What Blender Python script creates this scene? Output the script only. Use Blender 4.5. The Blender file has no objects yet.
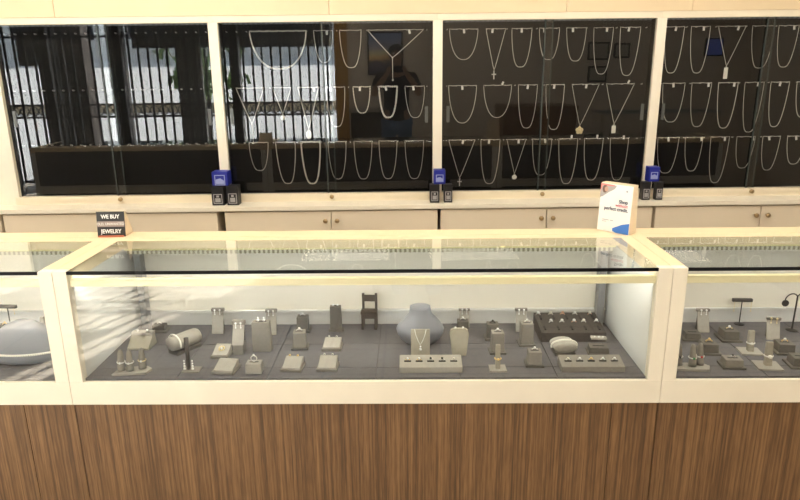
import bpy, bmesh, math, random
from mathutils import Vector, Matrix
random.seed(7)
S = bpy.context.scene
COL = S.collection
PI = math.pi

# ------------------------------------------------------------------ camera
CX, CY, CZ = 0.14624, -1.81659, 1.5338
YAW, PITCH, ROLL, FOC = -0.01591, 0.27321, 0.01125, 648.81
WALLY, WALLA = 1.9, 0.02323          # wall cabinets: glass plane, turned a little
def cam_axes():
    f = Vector((math.sin(YAW)*math.cos(PITCH), math.cos(YAW)*math.cos(PITCH), -math.sin(PITCH)))
    r = Vector((math.cos(YAW), -math.sin(YAW), 0))
    d = f.cross(r)
    c, s = math.cos(ROLL), math.sin(ROLL)
    return c*r+s*d, -s*r+c*d, f
AR, AD, AF = cam_axes()
CAM = Vector((CX, CY, CZ))
def ray(u, v): return AR*((u-400)/FOC)+AD*((v-250)/FOC)+AF
def atz(u, v, z):
    d = ray(u, v); return CAM+d*((z-CZ)/d.z)
def px_per_m(p): return FOC/((Vector(p)-CAM).dot(AF))
WN = Vector((-math.sin(WALLA), math.cos(WALLA), 0))   # wall normal, away from the room
WS = Vector((math.cos(WALLA), math.sin(WALLA), 0))    # along the wall
W0 = Vector((0, WALLY, 0))
def onwall(u, v, off):
    """wall coordinates (s, z) of a photo point on the plane `off` metres behind the glass"""
    d = ray(u, v); t = ((W0-CAM).dot(WN)+off)/d.dot(WN)
    p = CAM+d*t
    return (p-W0).dot(WS), p.z
def mirrored(u, v, y):
    """point of the room behind the camera seen in the glass at (u, v), on the plane y"""
    d = ray(u, v); t = (W0-CAM).dot(WN)/d.dot(WN); p = CAM+d*t
    e = d-WN*(2*d.dot(WN)); k = (y-p.y)/e.y
    return p+e*k

cam_d = bpy.data.cameras.new('camera'); cam = bpy.data.objects.new('camera', cam_d); COL.objects.link(cam)
cam_d.sensor_width = 36; cam_d.lens = FOC/800*36; cam_d.clip_start = 0.02; cam_d.clip_end = 200
M = Matrix.Identity(4)
for i, a in enumerate((AR, -AD, -AF)):
    for k in range(3): M[k][i] = a[k]
M.translation = CAM
cam.matrix_world = M
S.camera = cam

# ------------------------------------------------------------------ materials
MATS = {}
def nodes(name):
    m = bpy.data.materials.new(name); m.use_nodes = True
    nt = m.node_tree; return m, nt, nt.nodes['Principled BSDF']
def mat(name, col, rough=.5, metal=0, spec=.5, noise=0, nscale=40, emit=0, bump=0, bscale=300, coat=0):
    m, nt, b = nodes(name)
    b.inputs['Base Color'].default_value = (*col, 1)
    b.inputs['Roughness'].default_value = rough
    b.inputs['Metallic'].default_value = metal
    b.inputs['Specular IOR Level'].default_value = spec
    b.inputs['Coat Weight'].default_value = coat
    if emit:
        b.inputs['Emission Color'].default_value = (*col, 1); b.inputs['Emission Strength'].default_value = emit
    if noise or bump:
        tc = nt.nodes.new('ShaderNodeTexCoord')
    if noise:
        n = nt.nodes.new('ShaderNodeTexNoise'); n.inputs['Scale'].default_value = nscale; n.inputs['Detail'].default_value = 4
        nt.links.new(tc.outputs['Object'], n.inputs['Vector'])
        r = nt.nodes.new('ShaderNodeValToRGB')
        r.color_ramp.elements[0].color = (*[c*(1-noise) for c in col], 1)
        r.color_ramp.elements[1].color = (*[min(1, c*(1+noise)) for c in col], 1)
        r.color_ramp.elements[0].position = .3; r.color_ramp.elements[1].position = .7
        nt.links.new(n.outputs['Fac'], r.inputs['Fac']); nt.links.new(r.outputs['Color'], b.inputs['Base Color'])
    if bump:
        n = nt.nodes.new('ShaderNodeTexNoise'); n.inputs['Scale'].default_value = bscale
        nt.links.new(tc.outputs['Object'], n.inputs['Vector'])
        bp = nt.nodes.new('ShaderNodeBump'); bp.inputs['Strength'].default_value = bump; bp.inputs['Distance'].default_value = .001
        nt.links.new(n.outputs['Fac'], bp.inputs['Height']); nt.links.new(bp.outputs['Normal'], b.inputs['Normal'])
    MATS[name] = m; return m

def glass(name, tint=(1, 1, 1), k=1.8, rough=0.0):
    """thin clear pane: see-through with a Fresnel reflection on its front side"""
    m = bpy.data.materials.new(name); m.use_nodes = True; nt = m.node_tree; nt.nodes.clear()
    out = nt.nodes.new('ShaderNodeOutputMaterial'); mix = nt.nodes.new('ShaderNodeMixShader')
    tr = nt.nodes.new('ShaderNodeBsdfTransparent'); gl = nt.nodes.new('ShaderNodeBsdfGlossy')
    tr.inputs['Color'].default_value = (*tint, 1); gl.inputs['Roughness'].default_value = rough
    fr = nt.nodes.new('ShaderNodeFresnel'); fr.inputs['IOR'].default_value = 1.5
    ge = nt.nodes.new('ShaderNodeNewGeometry')
    m1 = nt.nodes.new('ShaderNodeMath'); m1.operation = 'MULTIPLY'; m1.inputs[1].default_value = k; m1.use_clamp = True
    m2 = nt.nodes.new('ShaderNodeMath'); m2.operation = 'SUBTRACT'; m2.inputs[0].default_value = 1
    m3 = nt.nodes.new('ShaderNodeMath'); m3.operation = 'MULTIPLY'
    nt.links.new(fr.outputs['Fac'], m1.inputs[0]); nt.links.new(ge.outputs['Backfacing'], m2.inputs[1])
    nt.links.new(m1.outputs[0], m3.inputs[0]); nt.links.new(m2.outputs[0], m3.inputs[1])
    nt.links.new(m3.outputs[0], mix.inputs['Fac']); nt.links.new(tr.outputs[0], mix.inputs[1]); nt.links.new(gl.outputs[0], mix.inputs[2])
    nt.links.new(mix.outputs[0], out.inputs['Surface'])
    MATS[name] = m; return m

def wood_mat(name, dark, mid, light, sx=46, sz=1.1, rough=.5):
    m, nt, b = nodes(name)
    tc = nt.nodes.new('ShaderNodeTexCoord'); mp = nt.nodes.new('ShaderNodeMapping')
    mp.inputs['Scale'].default_value = (sx, sx, sz)
    nt.links.new(tc.outputs['Object'], mp.inputs['Vector'])
    n1 = nt.nodes.new('ShaderNodeTexNoise'); n1.inputs['Scale'].default_value = 1; n1.inputs['Detail'].default_value = 3; n1.inputs['Roughness'].default_value = .6
    nt.links.new(mp.outputs[0], n1.inputs['Vector'])
    mp2 = nt.nodes.new('ShaderNodeMapping'); mp2.inputs['Scale'].default_value = (sx*3, sx*3, sz*16)
    nt.links.new(tc.outputs['Object'], mp2.inputs['Vector'])
    n2 = nt.nodes.new('ShaderNodeTexNoise'); n2.inputs['Scale'].default_value = 1; n2.inputs['Detail'].default_value = 2
    nt.links.new(mp2.outputs[0], n2.inputs['Vector'])
    mx = nt.nodes.new('ShaderNodeMath'); mx.operation = 'MULTIPLY_ADD'; mx.inputs[1].default_value = .5
    nt.links.new(n2.outputs['Fac'], mx.inputs[0]); nt.links.new(n1.outputs['Fac'], mx.inputs[2])
    r = nt.nodes.new('ShaderNodeValToRGB'); e = r.color_ramp.elements
    e[0].position = .52; e[0].color = (*dark, 1); e[1].position = 1.0; e[1].color = (*light, 1)
    k = e.new(.74); k.color = (*mid, 1)
    nt.links.new(mx.outputs[0], r.inputs['Fac']); nt.links.new(r.outputs[0], b.inputs['Base Color'])
    b.inputs['Roughness'].default_value = rough
    MATS[name] = m; return m

def dots_mat(name, col, strength, pitch, base=(.5, .48, .42)):
    """strip light: evenly spaced little lit chips along local x"""
    m, nt, b = nodes(name)
    tc = nt.nodes.new('ShaderNodeTexCoord'); sp = nt.nodes.new('ShaderNodeSeparateXYZ')
    nt.links.new(tc.outputs['Object'], sp.inputs[0])
    d = nt.nodes.new('ShaderNodeMath'); d.operation = 'DIVIDE'; d.inputs[1].default_value = pitch
    f = nt.nodes.new('ShaderNodeMath'); f.operation = 'FRACT'
    c = nt.nodes.new('ShaderNodeMath'); c.operation = 'LESS_THAN'; c.inputs[1].default_value = .5
    nt.links.new(sp.outputs['X'], d.inputs[0]); nt.links.new(d.outputs[0], f.inputs[0]); nt.links.new(f.outputs[0], c.inputs[0])
    e = nt.nodes.new('ShaderNodeMath'); e.operation = 'MULTIPLY'; e.inputs[1].default_value = strength
    nt.links.new(c.outputs[0], e.inputs[0]); nt.links.new(e.outputs[0], b.inputs['Emission Strength'])
    b.inputs['Emission Color'].default_value = (*col, 1); b.inputs['Base Color'].default_value = (*base, 1)
    MATS[name] = m; return m

def stripe_mat(name, c1, c2, scale, rough=.6):
    m, nt, b = nodes(name)
    tc = nt.nodes.new('ShaderNodeTexCoord'); br = nt.nodes.new('ShaderNodeTexBrick')
    br.inputs['Scale'].default_value = scale; br.inputs['Color1'].default_value = (*c1, 1); br.inputs['Color2'].default_value = (*[c*.93 for c in c1], 1)
    br.inputs['Mortar'].default_value = (*c2, 1); br.inputs['Mortar Size'].default_value = .012; br.offset = 0
    br.inputs['Brick Width'].default_value = .5; br.inputs['Row Height'].default_value = .5
    nt.links.new(tc.outputs['Object'], br.inputs['Vector']); nt.links.new(br.outputs['Color'], b.inputs['Base Color'])
    b.inputs['Roughness'].default_value = rough
    MATS[name] = m; return m

mat('cream', (.85, .76, .60), .42, noise=.03, nscale=6)
mat('cream_case', (.88, .82, .69), .38, noise=.03, nscale=8)
mat('cream_door', (.78, .68, .53), .5, noise=.02, nscale=5)
mat('cream_header', (.80, .64, .42), .4, noise=.03, nscale=4)
mat('seam', (.12, .09, .06), .8)
mat('white_panel', (.86, .87, .86), .22, spec=.5)
mat('back_white', (.84, .79, .69), .4)
mat('track_white', (.70, .69, .67), .4)
mat('aluminium', (.33, .34, .36), .35, metal=.7)
mat('black_gasket', (.006, .006, .007), .6, spec=.15)
mat('led_housing', (.86, .78, .42), .35)
mat('lamp_tube', (.95, .85, .55), .35, emit=.10)
wood_mat('wood', (.085, .044, .020), (.165, .086, .036), (.30, .165, .072), 120, .9)
mat('deck', (.112, .106, .116), .8, noise=.08, nscale=60, bump=.2, bscale=900)
mat('leather_grey', (.22, .20, .175), .55, noise=.06, nscale=80, bump=.15)
mat('leather_dark', (.105, .095, .082), .55, noise=.06, nscale=80, bump=.15)
mat('leather_light', (.36, .335, .295), .5, noise=.05, nscale=70, bump=.1)
mat('suede_tan', (.33, .30, .24), .7, noise=.05, nscale=70)
mat('charcoal', (.045, .038, .036), .6, noise=.1, nscale=90)
mat('slot_black', (.012, .011, .011), .8)
mat('bust_silk', (.23, .235, .265), .42)
mat('dark_wood', (.045, .032, .024), .5, noise=.2, nscale=60)
mat('black_metal', (.02, .019, .018), .4, metal=.4)
mat('silver', (.80, .79, .76), .28, metal=.85)
mat('chain_silver', (.74, .71, .65), .38, metal=.35)
mat('gold', (.85, .60, .25), .28, metal=.85)
mat('rose_gold', (.80, .50, .36), .28, metal=.85)
mat('diamond', (.95, .95, .95), .08, spec=1)
mat('gem_red', (.45, .03, .03), .15)
mat('gem_green', (.05, .25, .10), .15)
mat('gem_black', (.01, .01, .01), .2)
mat('pearl', (.86, .83, .76), .25)
mat('tag_white', (.86, .85, .82), .6)
mat('panel_black', (.006, .006, .0065), .75, spec=.12)
mat('peg_metal', (.55, .53, .50), .35, metal=.7)
mat('brass', (.42, .30, .16), .35, metal=.8)
mat('box_blue', (.012, .022, .30), .45)
mat('box_black', (.013, .013, .015), .4)
mat('label_grey', (.38, .37, .38), .6)
mat('label_blue', (.33, .38, .66), .5)
mat('sign_black', (.012, .011, .011), .45)
mat('sign_taupe', (.30, .235, .22), .6)
mat('sign_white', (.86, .86, .85), .5)
mat('letter_white', (.85, .85, .84), .5)
mat('letter_grey', (.72, .69, .66), .5)
mat('ink_navy', (.045, .05, .09), .6)
mat('ink_red', (.62, .04, .10), .6)
mat('ink_grey', (.42, .43, .48), .6)
mat('sign_blue', (.05, .20, .66), .5)
mat('photo_pink', (.72, .25, .24), .6)
mat('photo_brown', (.17, .10, .08), .6)
mat('photo_grey', (.42, .40, .40), .6)
mat('photo_skin', (.55, .33, .25), .6)
mat('acrylic', (.80, .66, .47), .25)
mat('red_edge', (.55, .16, .09), .5)
glass('clear_glass', (.985, .995, .99))
glass('top_glass', (.93, .96, .955), k=1.5)
glass('door_glass', (.93, .94, .94), k=2.0)
mat('glass_edge', (.045, .055, .053), .25)
stripe_mat('tiles', (.50, .44, .36), (.25, .22, .19), 1.6, .35)
mat('ceiling_white', (.78, .76, .72), .8)
mat('wall_beige', (.60, .53, .44), .8)
mat('post_brown', (.50, .28, .09), .6)
mat('iron', (.008, .008, .009), .45)
mat('iron_pillar', (.05, .038, .032), .8, noise=.5, nscale=30)
mat('sheet_navy', (.03, .034, .045), .8)
mat('column_grey', (.06, .058, .055), .6)
mat('pavement', (.74, .74, .74), .9, noise=.12, nscale=2)
mat('facade', (.80, .79, .77), .9, noise=.1, nscale=2)
mat('curb', (.45, .36, .24), .9, noise=.2, nscale=5)
mat('leaf', (.10, .17, .05), .8, noise=.4, nscale=10)
mat('skin', (.36, .20, .13), .6)
mat('hair', (.012, .010, .009), .5)
mat('shirt_black', (.012, .012, .014), .85)
mat('jeans', (.10, .16, .30), .85, noise=.15, nscale=120)
mat('shoe', (.03, .03, .03), .6)
mat('phone_black', (.01, .01, .012), .2)
mat('frame_dark', (.03, .02, .015), .5)
mat('paper', (.40, .37, .32), .8)
wood_mat('desk_wood', (.10, .045, .018), (.16, .075, .03), (.22, .11, .05), 20, 2)
mat('lamp_panel', (1, .92, .79), .5, emit=9.2)
dots_mat('led_dots', (1, .96, .82), .45, .0167, base=(.30, .27, .18))
dots_mat('led_dots_wall', (.9, .95, 1), .12, .028, base=(.1, .1, .1))
mat('led_lit', (1, .97, .91), .5, emit=30)
mat('disc_lit', (1, .86, .40), .5, emit=1.4)

# painting: sunset over water (generic)
def painting_mat():
    m, nt, b = nodes('sunset_paint')
    tc = nt.nodes.new('ShaderNodeTexCoord'); sp = nt.nodes.new('ShaderNodeSeparateXYZ')
    nt.links.new(tc.outputs['Generated'], sp.inputs[0])
    n = nt.nodes.new('ShaderNodeTexNoise'); n.inputs['Scale'].default_value = 5; nt.links.new(tc.outputs['Generated'], n.inputs['Vector'])
    a = nt.nodes.new('ShaderNodeMath'); a.operation = 'MULTIPLY_ADD'; a.inputs[1].default_value = .22
    nt.links.new(n.outputs['Fac'], a.inputs[0]); nt.links.new(sp.outputs['Z'], a.inputs[2])
    r = nt.nodes.new('ShaderNodeValToRGB'); e = r.color_ramp.elements
    e[0].position = .0; e[0].color = (.05, .05, .09, 1); e[1].position = 1; e[1].color = (.28, .36, .60, 1)
    for p, c in ((.38, (.10, .09, .14)), (.52, (.95, .62, .25)), (.62, (.9, .85, .55)), (.75, (.45, .45, .55))):
        k = e.new(p); k.color = (*c, 1)
    nt.links.new(a.outputs[0], r.inputs['Fac']); nt.links.new(r.outputs[0], b.inputs['Base Color'])
    b.inputs['Roughness'].default_value = .4
    MATS['sunset_paint'] = m
painting_mat()

# ------------------------------------------------------------------ mesh helpers
class MB:
    def __init__(s): s.bm = bmesh.new()
    def _add(s, b, mx=None):
        if mx is not None: bmesh.ops.transform(b, matrix=mx, verts=b.verts)
        me = bpy.data.meshes.new('t'); b.to_mesh(me); b.free(); s.bm.from_mesh(me); bpy.data.meshes.remove(me); return s
    def box(s, x0, x1, y0, y1, z0, z1, bev=0, mx=None, seg=2):
        b = bmesh.new(); bmesh.ops.create_cube(b, size=1)
        for v in b.verts:
            v.co = Vector(((x0+x1)/2+v.co.x*(x1-x0), (y0+y1)/2+v.co.y*(y1-y0), (z0+z1)/2+v.co.z*(z1-z0)))
        if bev: bmesh.ops.bevel(b, geom=b.edges[:], offset=bev, segments=seg, affect='EDGES', profile=.6)
        return s._add(b, mx)
    def frustum(s, w0, d0, w1, d1, z0, z1, bev=0, dy=0, mx=None, dx=0):
        b = bmesh.new(); bmesh.ops.create_cube(b, size=1)
        for v in b.verts:
            t = v.co.z > 0
            v.co = Vector((v.co.x*(w1 if t else w0)+(dx if t else 0), v.co.y*(d1 if t else d0)+(dy if t else 0), z1 if t else z0))
        if bev: bmesh.ops.bevel(b, geom=b.edges[:], offset=bev, segments=2, affect='EDGES', profile=.6)
        return s._add(b, mx)
    def prism(s, poly, axis, a0, a1, bev=0, mx=None):
        """poly: 2-D outline; axis 'x': outline is (y,z); 'y': (x,z); 'z': (x,y)"""
        b = bmesh.new()
        def P(p, a): return {'x': (a, p[0], p[1]), 'y': (p[0], a, p[1]), 'z': (p[0], p[1], a)}[axis]
        A = [b.verts.new(P(p, a0)) for p in poly]; B = [b.verts.new(P(p, a1)) for p in poly]
        n = len(poly)
        b.faces.new(A); b.faces.new(B[::-1])
        for i in range(n): b.faces.new((A[i], B[i], B[(i+1) % n], A[(i+1) % n]))
        bmesh.ops.recalc_face_normals(b, faces=b.faces)
        if bev: bmesh.ops.bevel(b, geom=b.edges[:], offset=bev, segments=2, affect='EDGES', profile=.6)
        return s._add(b, mx)
    def tube(s, pts, r, n=6, closed=False, mx=None):
        pts = [Vector(p) for p in pts]; b = bmesh.new(); N = len(pts); rings = []
        rr = r if hasattr(r, '__len__') else [r]*N
        prev = None
        for i, p in enumerate(pts):
            a = pts[(i-1) % N] if (closed or i) else p; c = pts[(i+1) % N] if (closed or i < N-1) else p
            t = (c-a)
            if t.length < 1e-9: t = Vector((0, 0, 1))
            t.normalize()
            if prev is None:
                up = Vector((0, 1, 0)) if abs(t.y) < .9 else Vector((1, 0, 0))
            else: up = prev
            x = (up-t*up.dot(t)); x.normalize(); y = t.cross(x); prev = x
            rings.append([b.verts.new(p+(x*math.cos(2*PI*k/n)+y*math.sin(2*PI*k/n))*rr[i]) for k in range(n)])
        for i in range(N if closed else N-1):
            A, B = rings[i], rings[(i+1) % N]
            for k in range(n): b.faces.new((A[k], A[(k+1) % n], B[(k+1) % n], B[k]))
        if not closed:
            b.faces.new(rings[0][::-1]); b.faces.new(rings[-1])
        bmesh.ops.recalc_face_normals(b, faces=b.faces)
        return s._add(b, mx)
    def lathe(s, prof, n=24, mx=None, sx=1, sy=1):
        b = bmesh.new(); rings = []
        for r, z in prof:
            rings.append([b.verts.new((r*sx*math.cos(2*PI*k/n), r*sy*math.sin(2*PI*k/n), z)) for k in range(n)])
        for A, B in zip(rings, rings[1:]):
            for k in range(n): b.faces.new((A[k], A[(k+1) % n], B[(k+1) % n], B[k]))
        b.faces.new(rings[0][::-1]); b.faces.new(rings[-1])
        bmesh.ops.remove_doubles(b, verts=b.verts, dist=1e-6); bmesh.ops.recalc_face_normals(b, faces=b.faces)
        return s._add(b, mx)
    def ball(s, c, r, sc=(1, 1, 1), seg=12, mx=None):
        b = bmesh.new(); bmesh.ops.create_uvsphere(b, u_segments=seg, v_segments=max(6, seg*2//3), radius=r)
        for v in b.verts: v.co = Vector((v.co.x*sc[0]+c[0], v.co.y*sc[1]+c[1], v.co.z*sc[2]+c[2]))
        return s._add(b, mx)
    def ico(s, c, r, sub=1, mx=None):
        b = bmesh.new(); bmesh.ops.create_icosphere(b, subdivisions=sub, radius=r)
        for v in b.verts: v.co += Vector(c)
        return s._add(b, mx)
    def done(s, name, m, parent=None, smooth=False, loc=None, **kw):
        me = bpy.data.meshes.new(name); s.bm.to_mesh(me); s.bm.free()
        if smooth:
            for p in me.polygons: p.use_smooth = True
        me.materials.append(MATS[m])
        o = bpy.data.objects.new(name, me); COL.objects.link(o)
        if parent: o.parent = parent
        if loc is not None: o.location = loc
        for k, v in kw.items(): o[k] = v
        return o

def thing(name, label, cat, loc, rz=0, group=None):
    o = bpy.data.objects.new(name, None); COL.objects.link(o); o.empty_display_size = .02
    o.location = loc; o.rotation_euler = (0, 0, rz); o['label'] = label; o['category'] = cat
    if group: o['group'] = group
    return o
def tag(o, label, cat, group=None):
    o['label'] = label; o['category'] = cat
    if group: o['group'] = group
    return o
def struct(name, mb, m):
    return mb.done(name, m, kind='structure')
def copy_tree(o, parent=None):
    c = o.copy(); COL.objects.link(c)
    if parent: c.parent = parent
    for ch in list(o.children): copy_tree(ch, c)
    return c
def text(name, body, size, m, parent, loc, rot, align='CENTER', bold=0.0, sx=1.0):
    cu = bpy.data.curves.new(name, 'FONT'); cu.body = body; cu.size = size; cu.align_x = align; cu.align_y = 'CENTER'
    cu.extrude = .0003; cu.offset = bold
    t = bpy.data.objects.new('tmp', cu); COL.objects.link(t)
    me = bpy.data.meshes.new_from_object(t.evaluated_get(bpy.context.evaluated_depsgraph_get()))
    bpy.data.objects.remove(t); bpy.data.curves.remove(cu)
    me.name = name; me.materials.clear(); me.materials.append(MATS[m])
    o = bpy.data.objects.new(name, me); COL.objects.link(o); o.parent = parent
    o.location = loc; o.rotation_euler = rot; o.scale = (sx, 1, 1)
    return o
T4 = Matrix.Translation
def RX(a): return Matrix.Rotation(a, 4, 'X')
def RY(a): return Matrix.Rotation(a, 4, 'Y')
def RZ(a): return Matrix.Rotation(a, 4, 'Z')

# ------------------------------------------------------------------ the room
ZC = 2.85
struct('floor', MB().box(-6, 5.2, -3.75, 2.35, -.1, 0), 'tiles')
struct('ceiling', MB().box(-6, 5.2, -3.75, 2.35, ZC, ZC+.1), 'ceiling_white')
struct('wall_left', MB().box(-6.1, -6, -3.75, 2.35, 0, ZC), 'wall_beige')
struct('wall_right', MB().box(5.2, 5.3, -3.75, 2.35, 0, ZC), 'wall_beige')
struct('wall_back', MB().box(-6, 5.2, 2.25, 2.35, 0, ZC), 'wall_beige')
YF = -3.6
PX0 = mirrored(335, 70, YF).x; PX1 = mirrored(348, 70, YF).x
struct('wall_front', MB().box(PX1, 5.2, YF-.12, YF, 0, ZC).box(-6, PX0, YF-.12, YF, 2.45, ZC), 'wall_beige')
struct('trim_1', MB().box(PX0, PX1, YF-.12, YF+.03, 0, ZC, .004), 'post_brown')
struct('window_1', MB().box(-6, PX0, YF-.09, YF-.082, 0, 2.45), 'clear_glass')

# iron security gate standing behind the shop window (seen mirrored in the wall cabinets)
gate = thing('security_gate', 'black wrought iron security gate of upright bars mirrored in the empty wall cabinet', 'gate', (-3.4, YF+.1, 0))
gx0, gx1 = -6+3.4, PX0-.03+3.4
g = MB()
for z in (.06, .94, 1.10, 1.98, 2.32): g.box(gx0, gx1, -.014, .014, z-.014, z+.014)
g.done('rail', 'iron', gate)
g = MB(); x = gx0+.05
while x < gx1:
    g.box(x-.012, x+.012, -.012, .012, .05, 2.34)
    g.ball((x, 0, 1.48), .019, (1, 1, 1.6), 8)
    x += .125
g.done('baluster', 'iron', gate, kind='stuff')
g = MB(); x = gx0+.06
while x < gx1:
    g.tube([(x+.058*math.cos(a*PI/6), 0, 1.02+.058*math.sin(a*PI/6)) for a in range(12)], .007, 5, True)
    x += .125
g.done('scroll_band', 'iron', gate)
for xa in (-5.05, -4.42, -3.46, -1.93):
    xx = xa+3.4; MB().box(xx-.045, xx+.045, -.03, .03, 0, 2.36).done('post', 'iron', gate)
for xm, ww, nm in ((-4.22, .30, 'stone pillar'),):
    a = mirrored(60, 80, YF-.5); b = mirrored(86, 80, YF-.5)
    tag(MB().box(min(a.x, b.x), max(a.x, b.x), YF-.75, YF-.45, -.1, 2.6, .01).done('stone_pillar', 'iron_pillar'), 'dark rough stone pillar mirrored at left of the empty wall cabinet', 'pillar')
a = mirrored(13, 30, YF-.3); b = mirrored(45, 66, YF-.3)
for (ua, ub, lb) in ((41, 59, 'dark column mirrored between the hanging board and the stone pillar'), (111, 128, 'grey black column mirrored right of the bright gap in the empty wall cabinet'), (180, 203, 'dark column mirrored at right of the empty wall cabinet'), (231, 241, 'narrow dark upright added to dim the mirror at left of the second wall cabinet')):  # the narrow upright is added to darken the mirrored gate
    a = mirrored(ua, 80, YF-.3); b = mirrored(ub, 80, YF-.3)
    tag(MB().box(a.x, b.x, YF-.36, YF-.26, -.1, 2.6, .008).done('shopfront_column', 'column_grey'), lb, 'column')
a = mirrored(13, 30, YF-.3); b = mirrored(45, 66, YF-.3)
hs = thing('hanging_board', 'black square board hung on the gate, mirrored in the empty wall cabinet', 'board', ((a.x+b.x)/2, YF-.3, b.z))
w = abs(b.x-a.x)/2
MB().box(-w, w, -.02, .02, 0, a.z-b.z, .004).done('board', 'box_black', hs)
for sx in (-1, 1): MB().tube([(sx*w*.7, 0, a.z-b.z), (sx*w*.7, 0, 2.45-b.z)], .006).done('hanger', 'iron', hs)
# outside
struct('ground', MB().prism([(YF-.121, -.1), (-5.5, -.1), (-30, 2.15), (-45, 2.15), (-45, -.5), (YF-.121, -.5)], 'x', -40, 25), 'pavement')
bd = thing('building', 'pale building across the sunny street, mirrored in the empty wall cabinet', 'building', (-8, -30.5, 2.14))
MB().box(-16, 10, -1, 0, 0, 4).done('facade', 'facade', bd)
for xx in range(-14, 10, 3): MB().box(xx, xx+1.2, 0, .03, 1.0, 2.4).done('window', 'gem_black', bd)
tag(MB().box(-24, 2, -12.2, -11.9, .3, .72, .02).done('planter_curb', 'curb'), 'tan planter curb along the street outside, mirrored at far left', 'curb')
tr = thing('street_shrub', 'leafy shrub outside the gate, mirrored in the empty wall cabinet', 'shrub', (-3.4, -7.6, .08))
g = MB()
rnd = random.Random(3)
for k in range(260):
    a_, h = rnd.uniform(0, 2*PI), rnd.uniform(.9, 3.0); r_ = rnd.uniform(0, .9)
    g.box(-.06, .06, -.005, .005, -.1, .1, mx=T4((r_*math.cos(a_), r_*math.sin(a_), h)) @ RZ(rnd.uniform(0, 6)) @ RX(rnd.uniform(-1, 1)))
g.done('foliage', 'leaf', tr)
MB().tube([(0, 0, 0), (.05, 0, .8), (-.05, .05, 1.6)], [.06, .05, .02]).done('trunk', 'dark_wood', tr)

a = mirrored(126, 30, YF-.3); b = mirrored(332, 46, YF-.3)
tag(MB().prism([(YF-.5, b.z), (YF-.46, b.z), (YF-.46, 2.46), (YF-.5, 2.46)], 'x', a.x, b.x).done('dimming_sheet', 'sheet_navy'), 'dark sheet added to dim the shopfront, mirrored behind the thick rope chain', 'sheet')  # dark sheet added to darken the upper part of the mirrored shopfront
# things on the dim side of the room
a = mirrored(367, 32, YF); b = mirrored(403, 75, YF)
pc = thing('painting', 'sunset seascape painting in thin dark frame, mirrored behind the photographer', 'painting', ((a.x+b.x)/2, YF+.005, b.z))
w = abs(b.x-a.x)/2; h = a.z-b.z
MB().box(-w, w, 0, .02, 0, h, .003).done('picture_frame', 'frame_dark', pc)
MB().box(-w+.02, w-.02, .0201, .024, .02, h-.02).done('canvas', 'sunset_paint', pc)
for (u0, v0, u1, v1), lb in (((588, 42, 608, 60), 'left of the two framed pictures mirrored high in the third wall cabinet'), ((614, 43, 629, 58), 'right of the two framed pictures mirrored high in the third wall cabinet'), ((588, 66, 606, 82), 'framed picture hanging lowest of three mirrored in the third wall cabinet')):
    a = mirrored(u0, v0, YF); b = mirrored(u1, v1, YF)
    f = thing('framed_picture', lb, 'picture', ((a.x+b.x)/2, YF+.005, b.z), group='framed pictures on the far wall')
    w = abs(b.x-a.x)/2; h = a.z-b.z
    MB().box(-w, w, 0, .02, 0, h, .003).done('picture_frame', 'frame_dark', f)
    MB().box(-w+.025, w-.025, .0201, .023, .025, h-.025).done('print', 'paper', f)
a = mirrored(347, 105, -3.2); b = mirrored(381, 105, -3.2)
sb = thing('sideboard', 'dark low sideboard with pale top edge mirrored left of the photographer', 'sideboard', ((a.x+b.x)/2+.05, -3.3, 0))
w = abs(b.x-a.x)/2
MB().box(-w, w, -.22, .22, .08, .98, .006).box(-w+.03, w-.03, -.2, .2, 0, .08).done('body', 'frame_dark', sb)
MB().box(-w-.02, w+.02, -.24, .24, .98, 1.02, .004).done('top', 'paper', sb)
for k in (0, 1): MB().box(-w+.03, w-.03, .22, .235, .15+.42*k, .52+.42*k, .004).done('drawer', 'dark_wood', sb)
a = mirrored(500, 110, -3.0); b = mirrored(572, 110, -3.0)
dk = thing('desk', 'brown wooden desk mirrored dimly in the third wall cabinet', 'desk', ((a.x+b.x)/2, -3.05, 0))
w = abs(b.x-a.x)/2
MB().box(-w, w, -.35, .35, 1.0, 1.05, .005).done('desktop', 'desk_wood', dk)
MB().box(-w+.02, w-.02, .28, .32, .05, 1.0).done('front_panel', 'desk_wood', dk)
for sx in (-1, 1): MB().box(sx*(w-.03)-.02, sx*(w-.03)+.02, -.33, .30, 0, 1.0).done('leg', 'desk_wood', dk)
a = mirrored(600, 128, -2.6); b = mirrored(715, 140, -2.6)
sc = thing('side_showcase', 'glass topped side showcase mirrored at right of the third wall cabinet', 'display case', ((a.x+b.x)/2, -2.7, 0))
w = abs(b.x-a.x)/2
MB().box(-w, w, -.25, .25, 0, .62, .005).done('base', 'desk_wood', sc)
MB().box(-w, w, -.25, .25, .62, .64).done('deck', 'track_white', sc)
MB().box(-w, w, -.25, .25, .645, .96).done('glass_box', 'clear_glass', sc)
g = MB()
for yy in (-.25, .25):
    g.box(-w, w, yy-.012, yy+.012, .96, .98)
for xx in (-w, w): g.box(xx-.012, xx+.012, -.25, .25, .96, .98)
g.done('rim', 'aluminium', sc)
a = mirrored(706, 38, YF); b = mirrored(722, 56, YF)
mon = thing('wall_screen', 'small dim blue wall screen mirrored in the right wall cabinet', 'screen', ((a.x+b.x)/2, YF+.005, b.z))
w = abs(b.x-a.x)/2; h = a.z-b.z
MB().box(-w, w, 0, .03, 0, h, .004).done('bezel', 'phone_black', mon)
mat('screen_blue', (.10, .16, .6), .4, emit=.5)
MB().box(-w+.015, w-.015, .0301, .032, .015, h-.015).done('display', 'screen_blue', mon)

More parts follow.
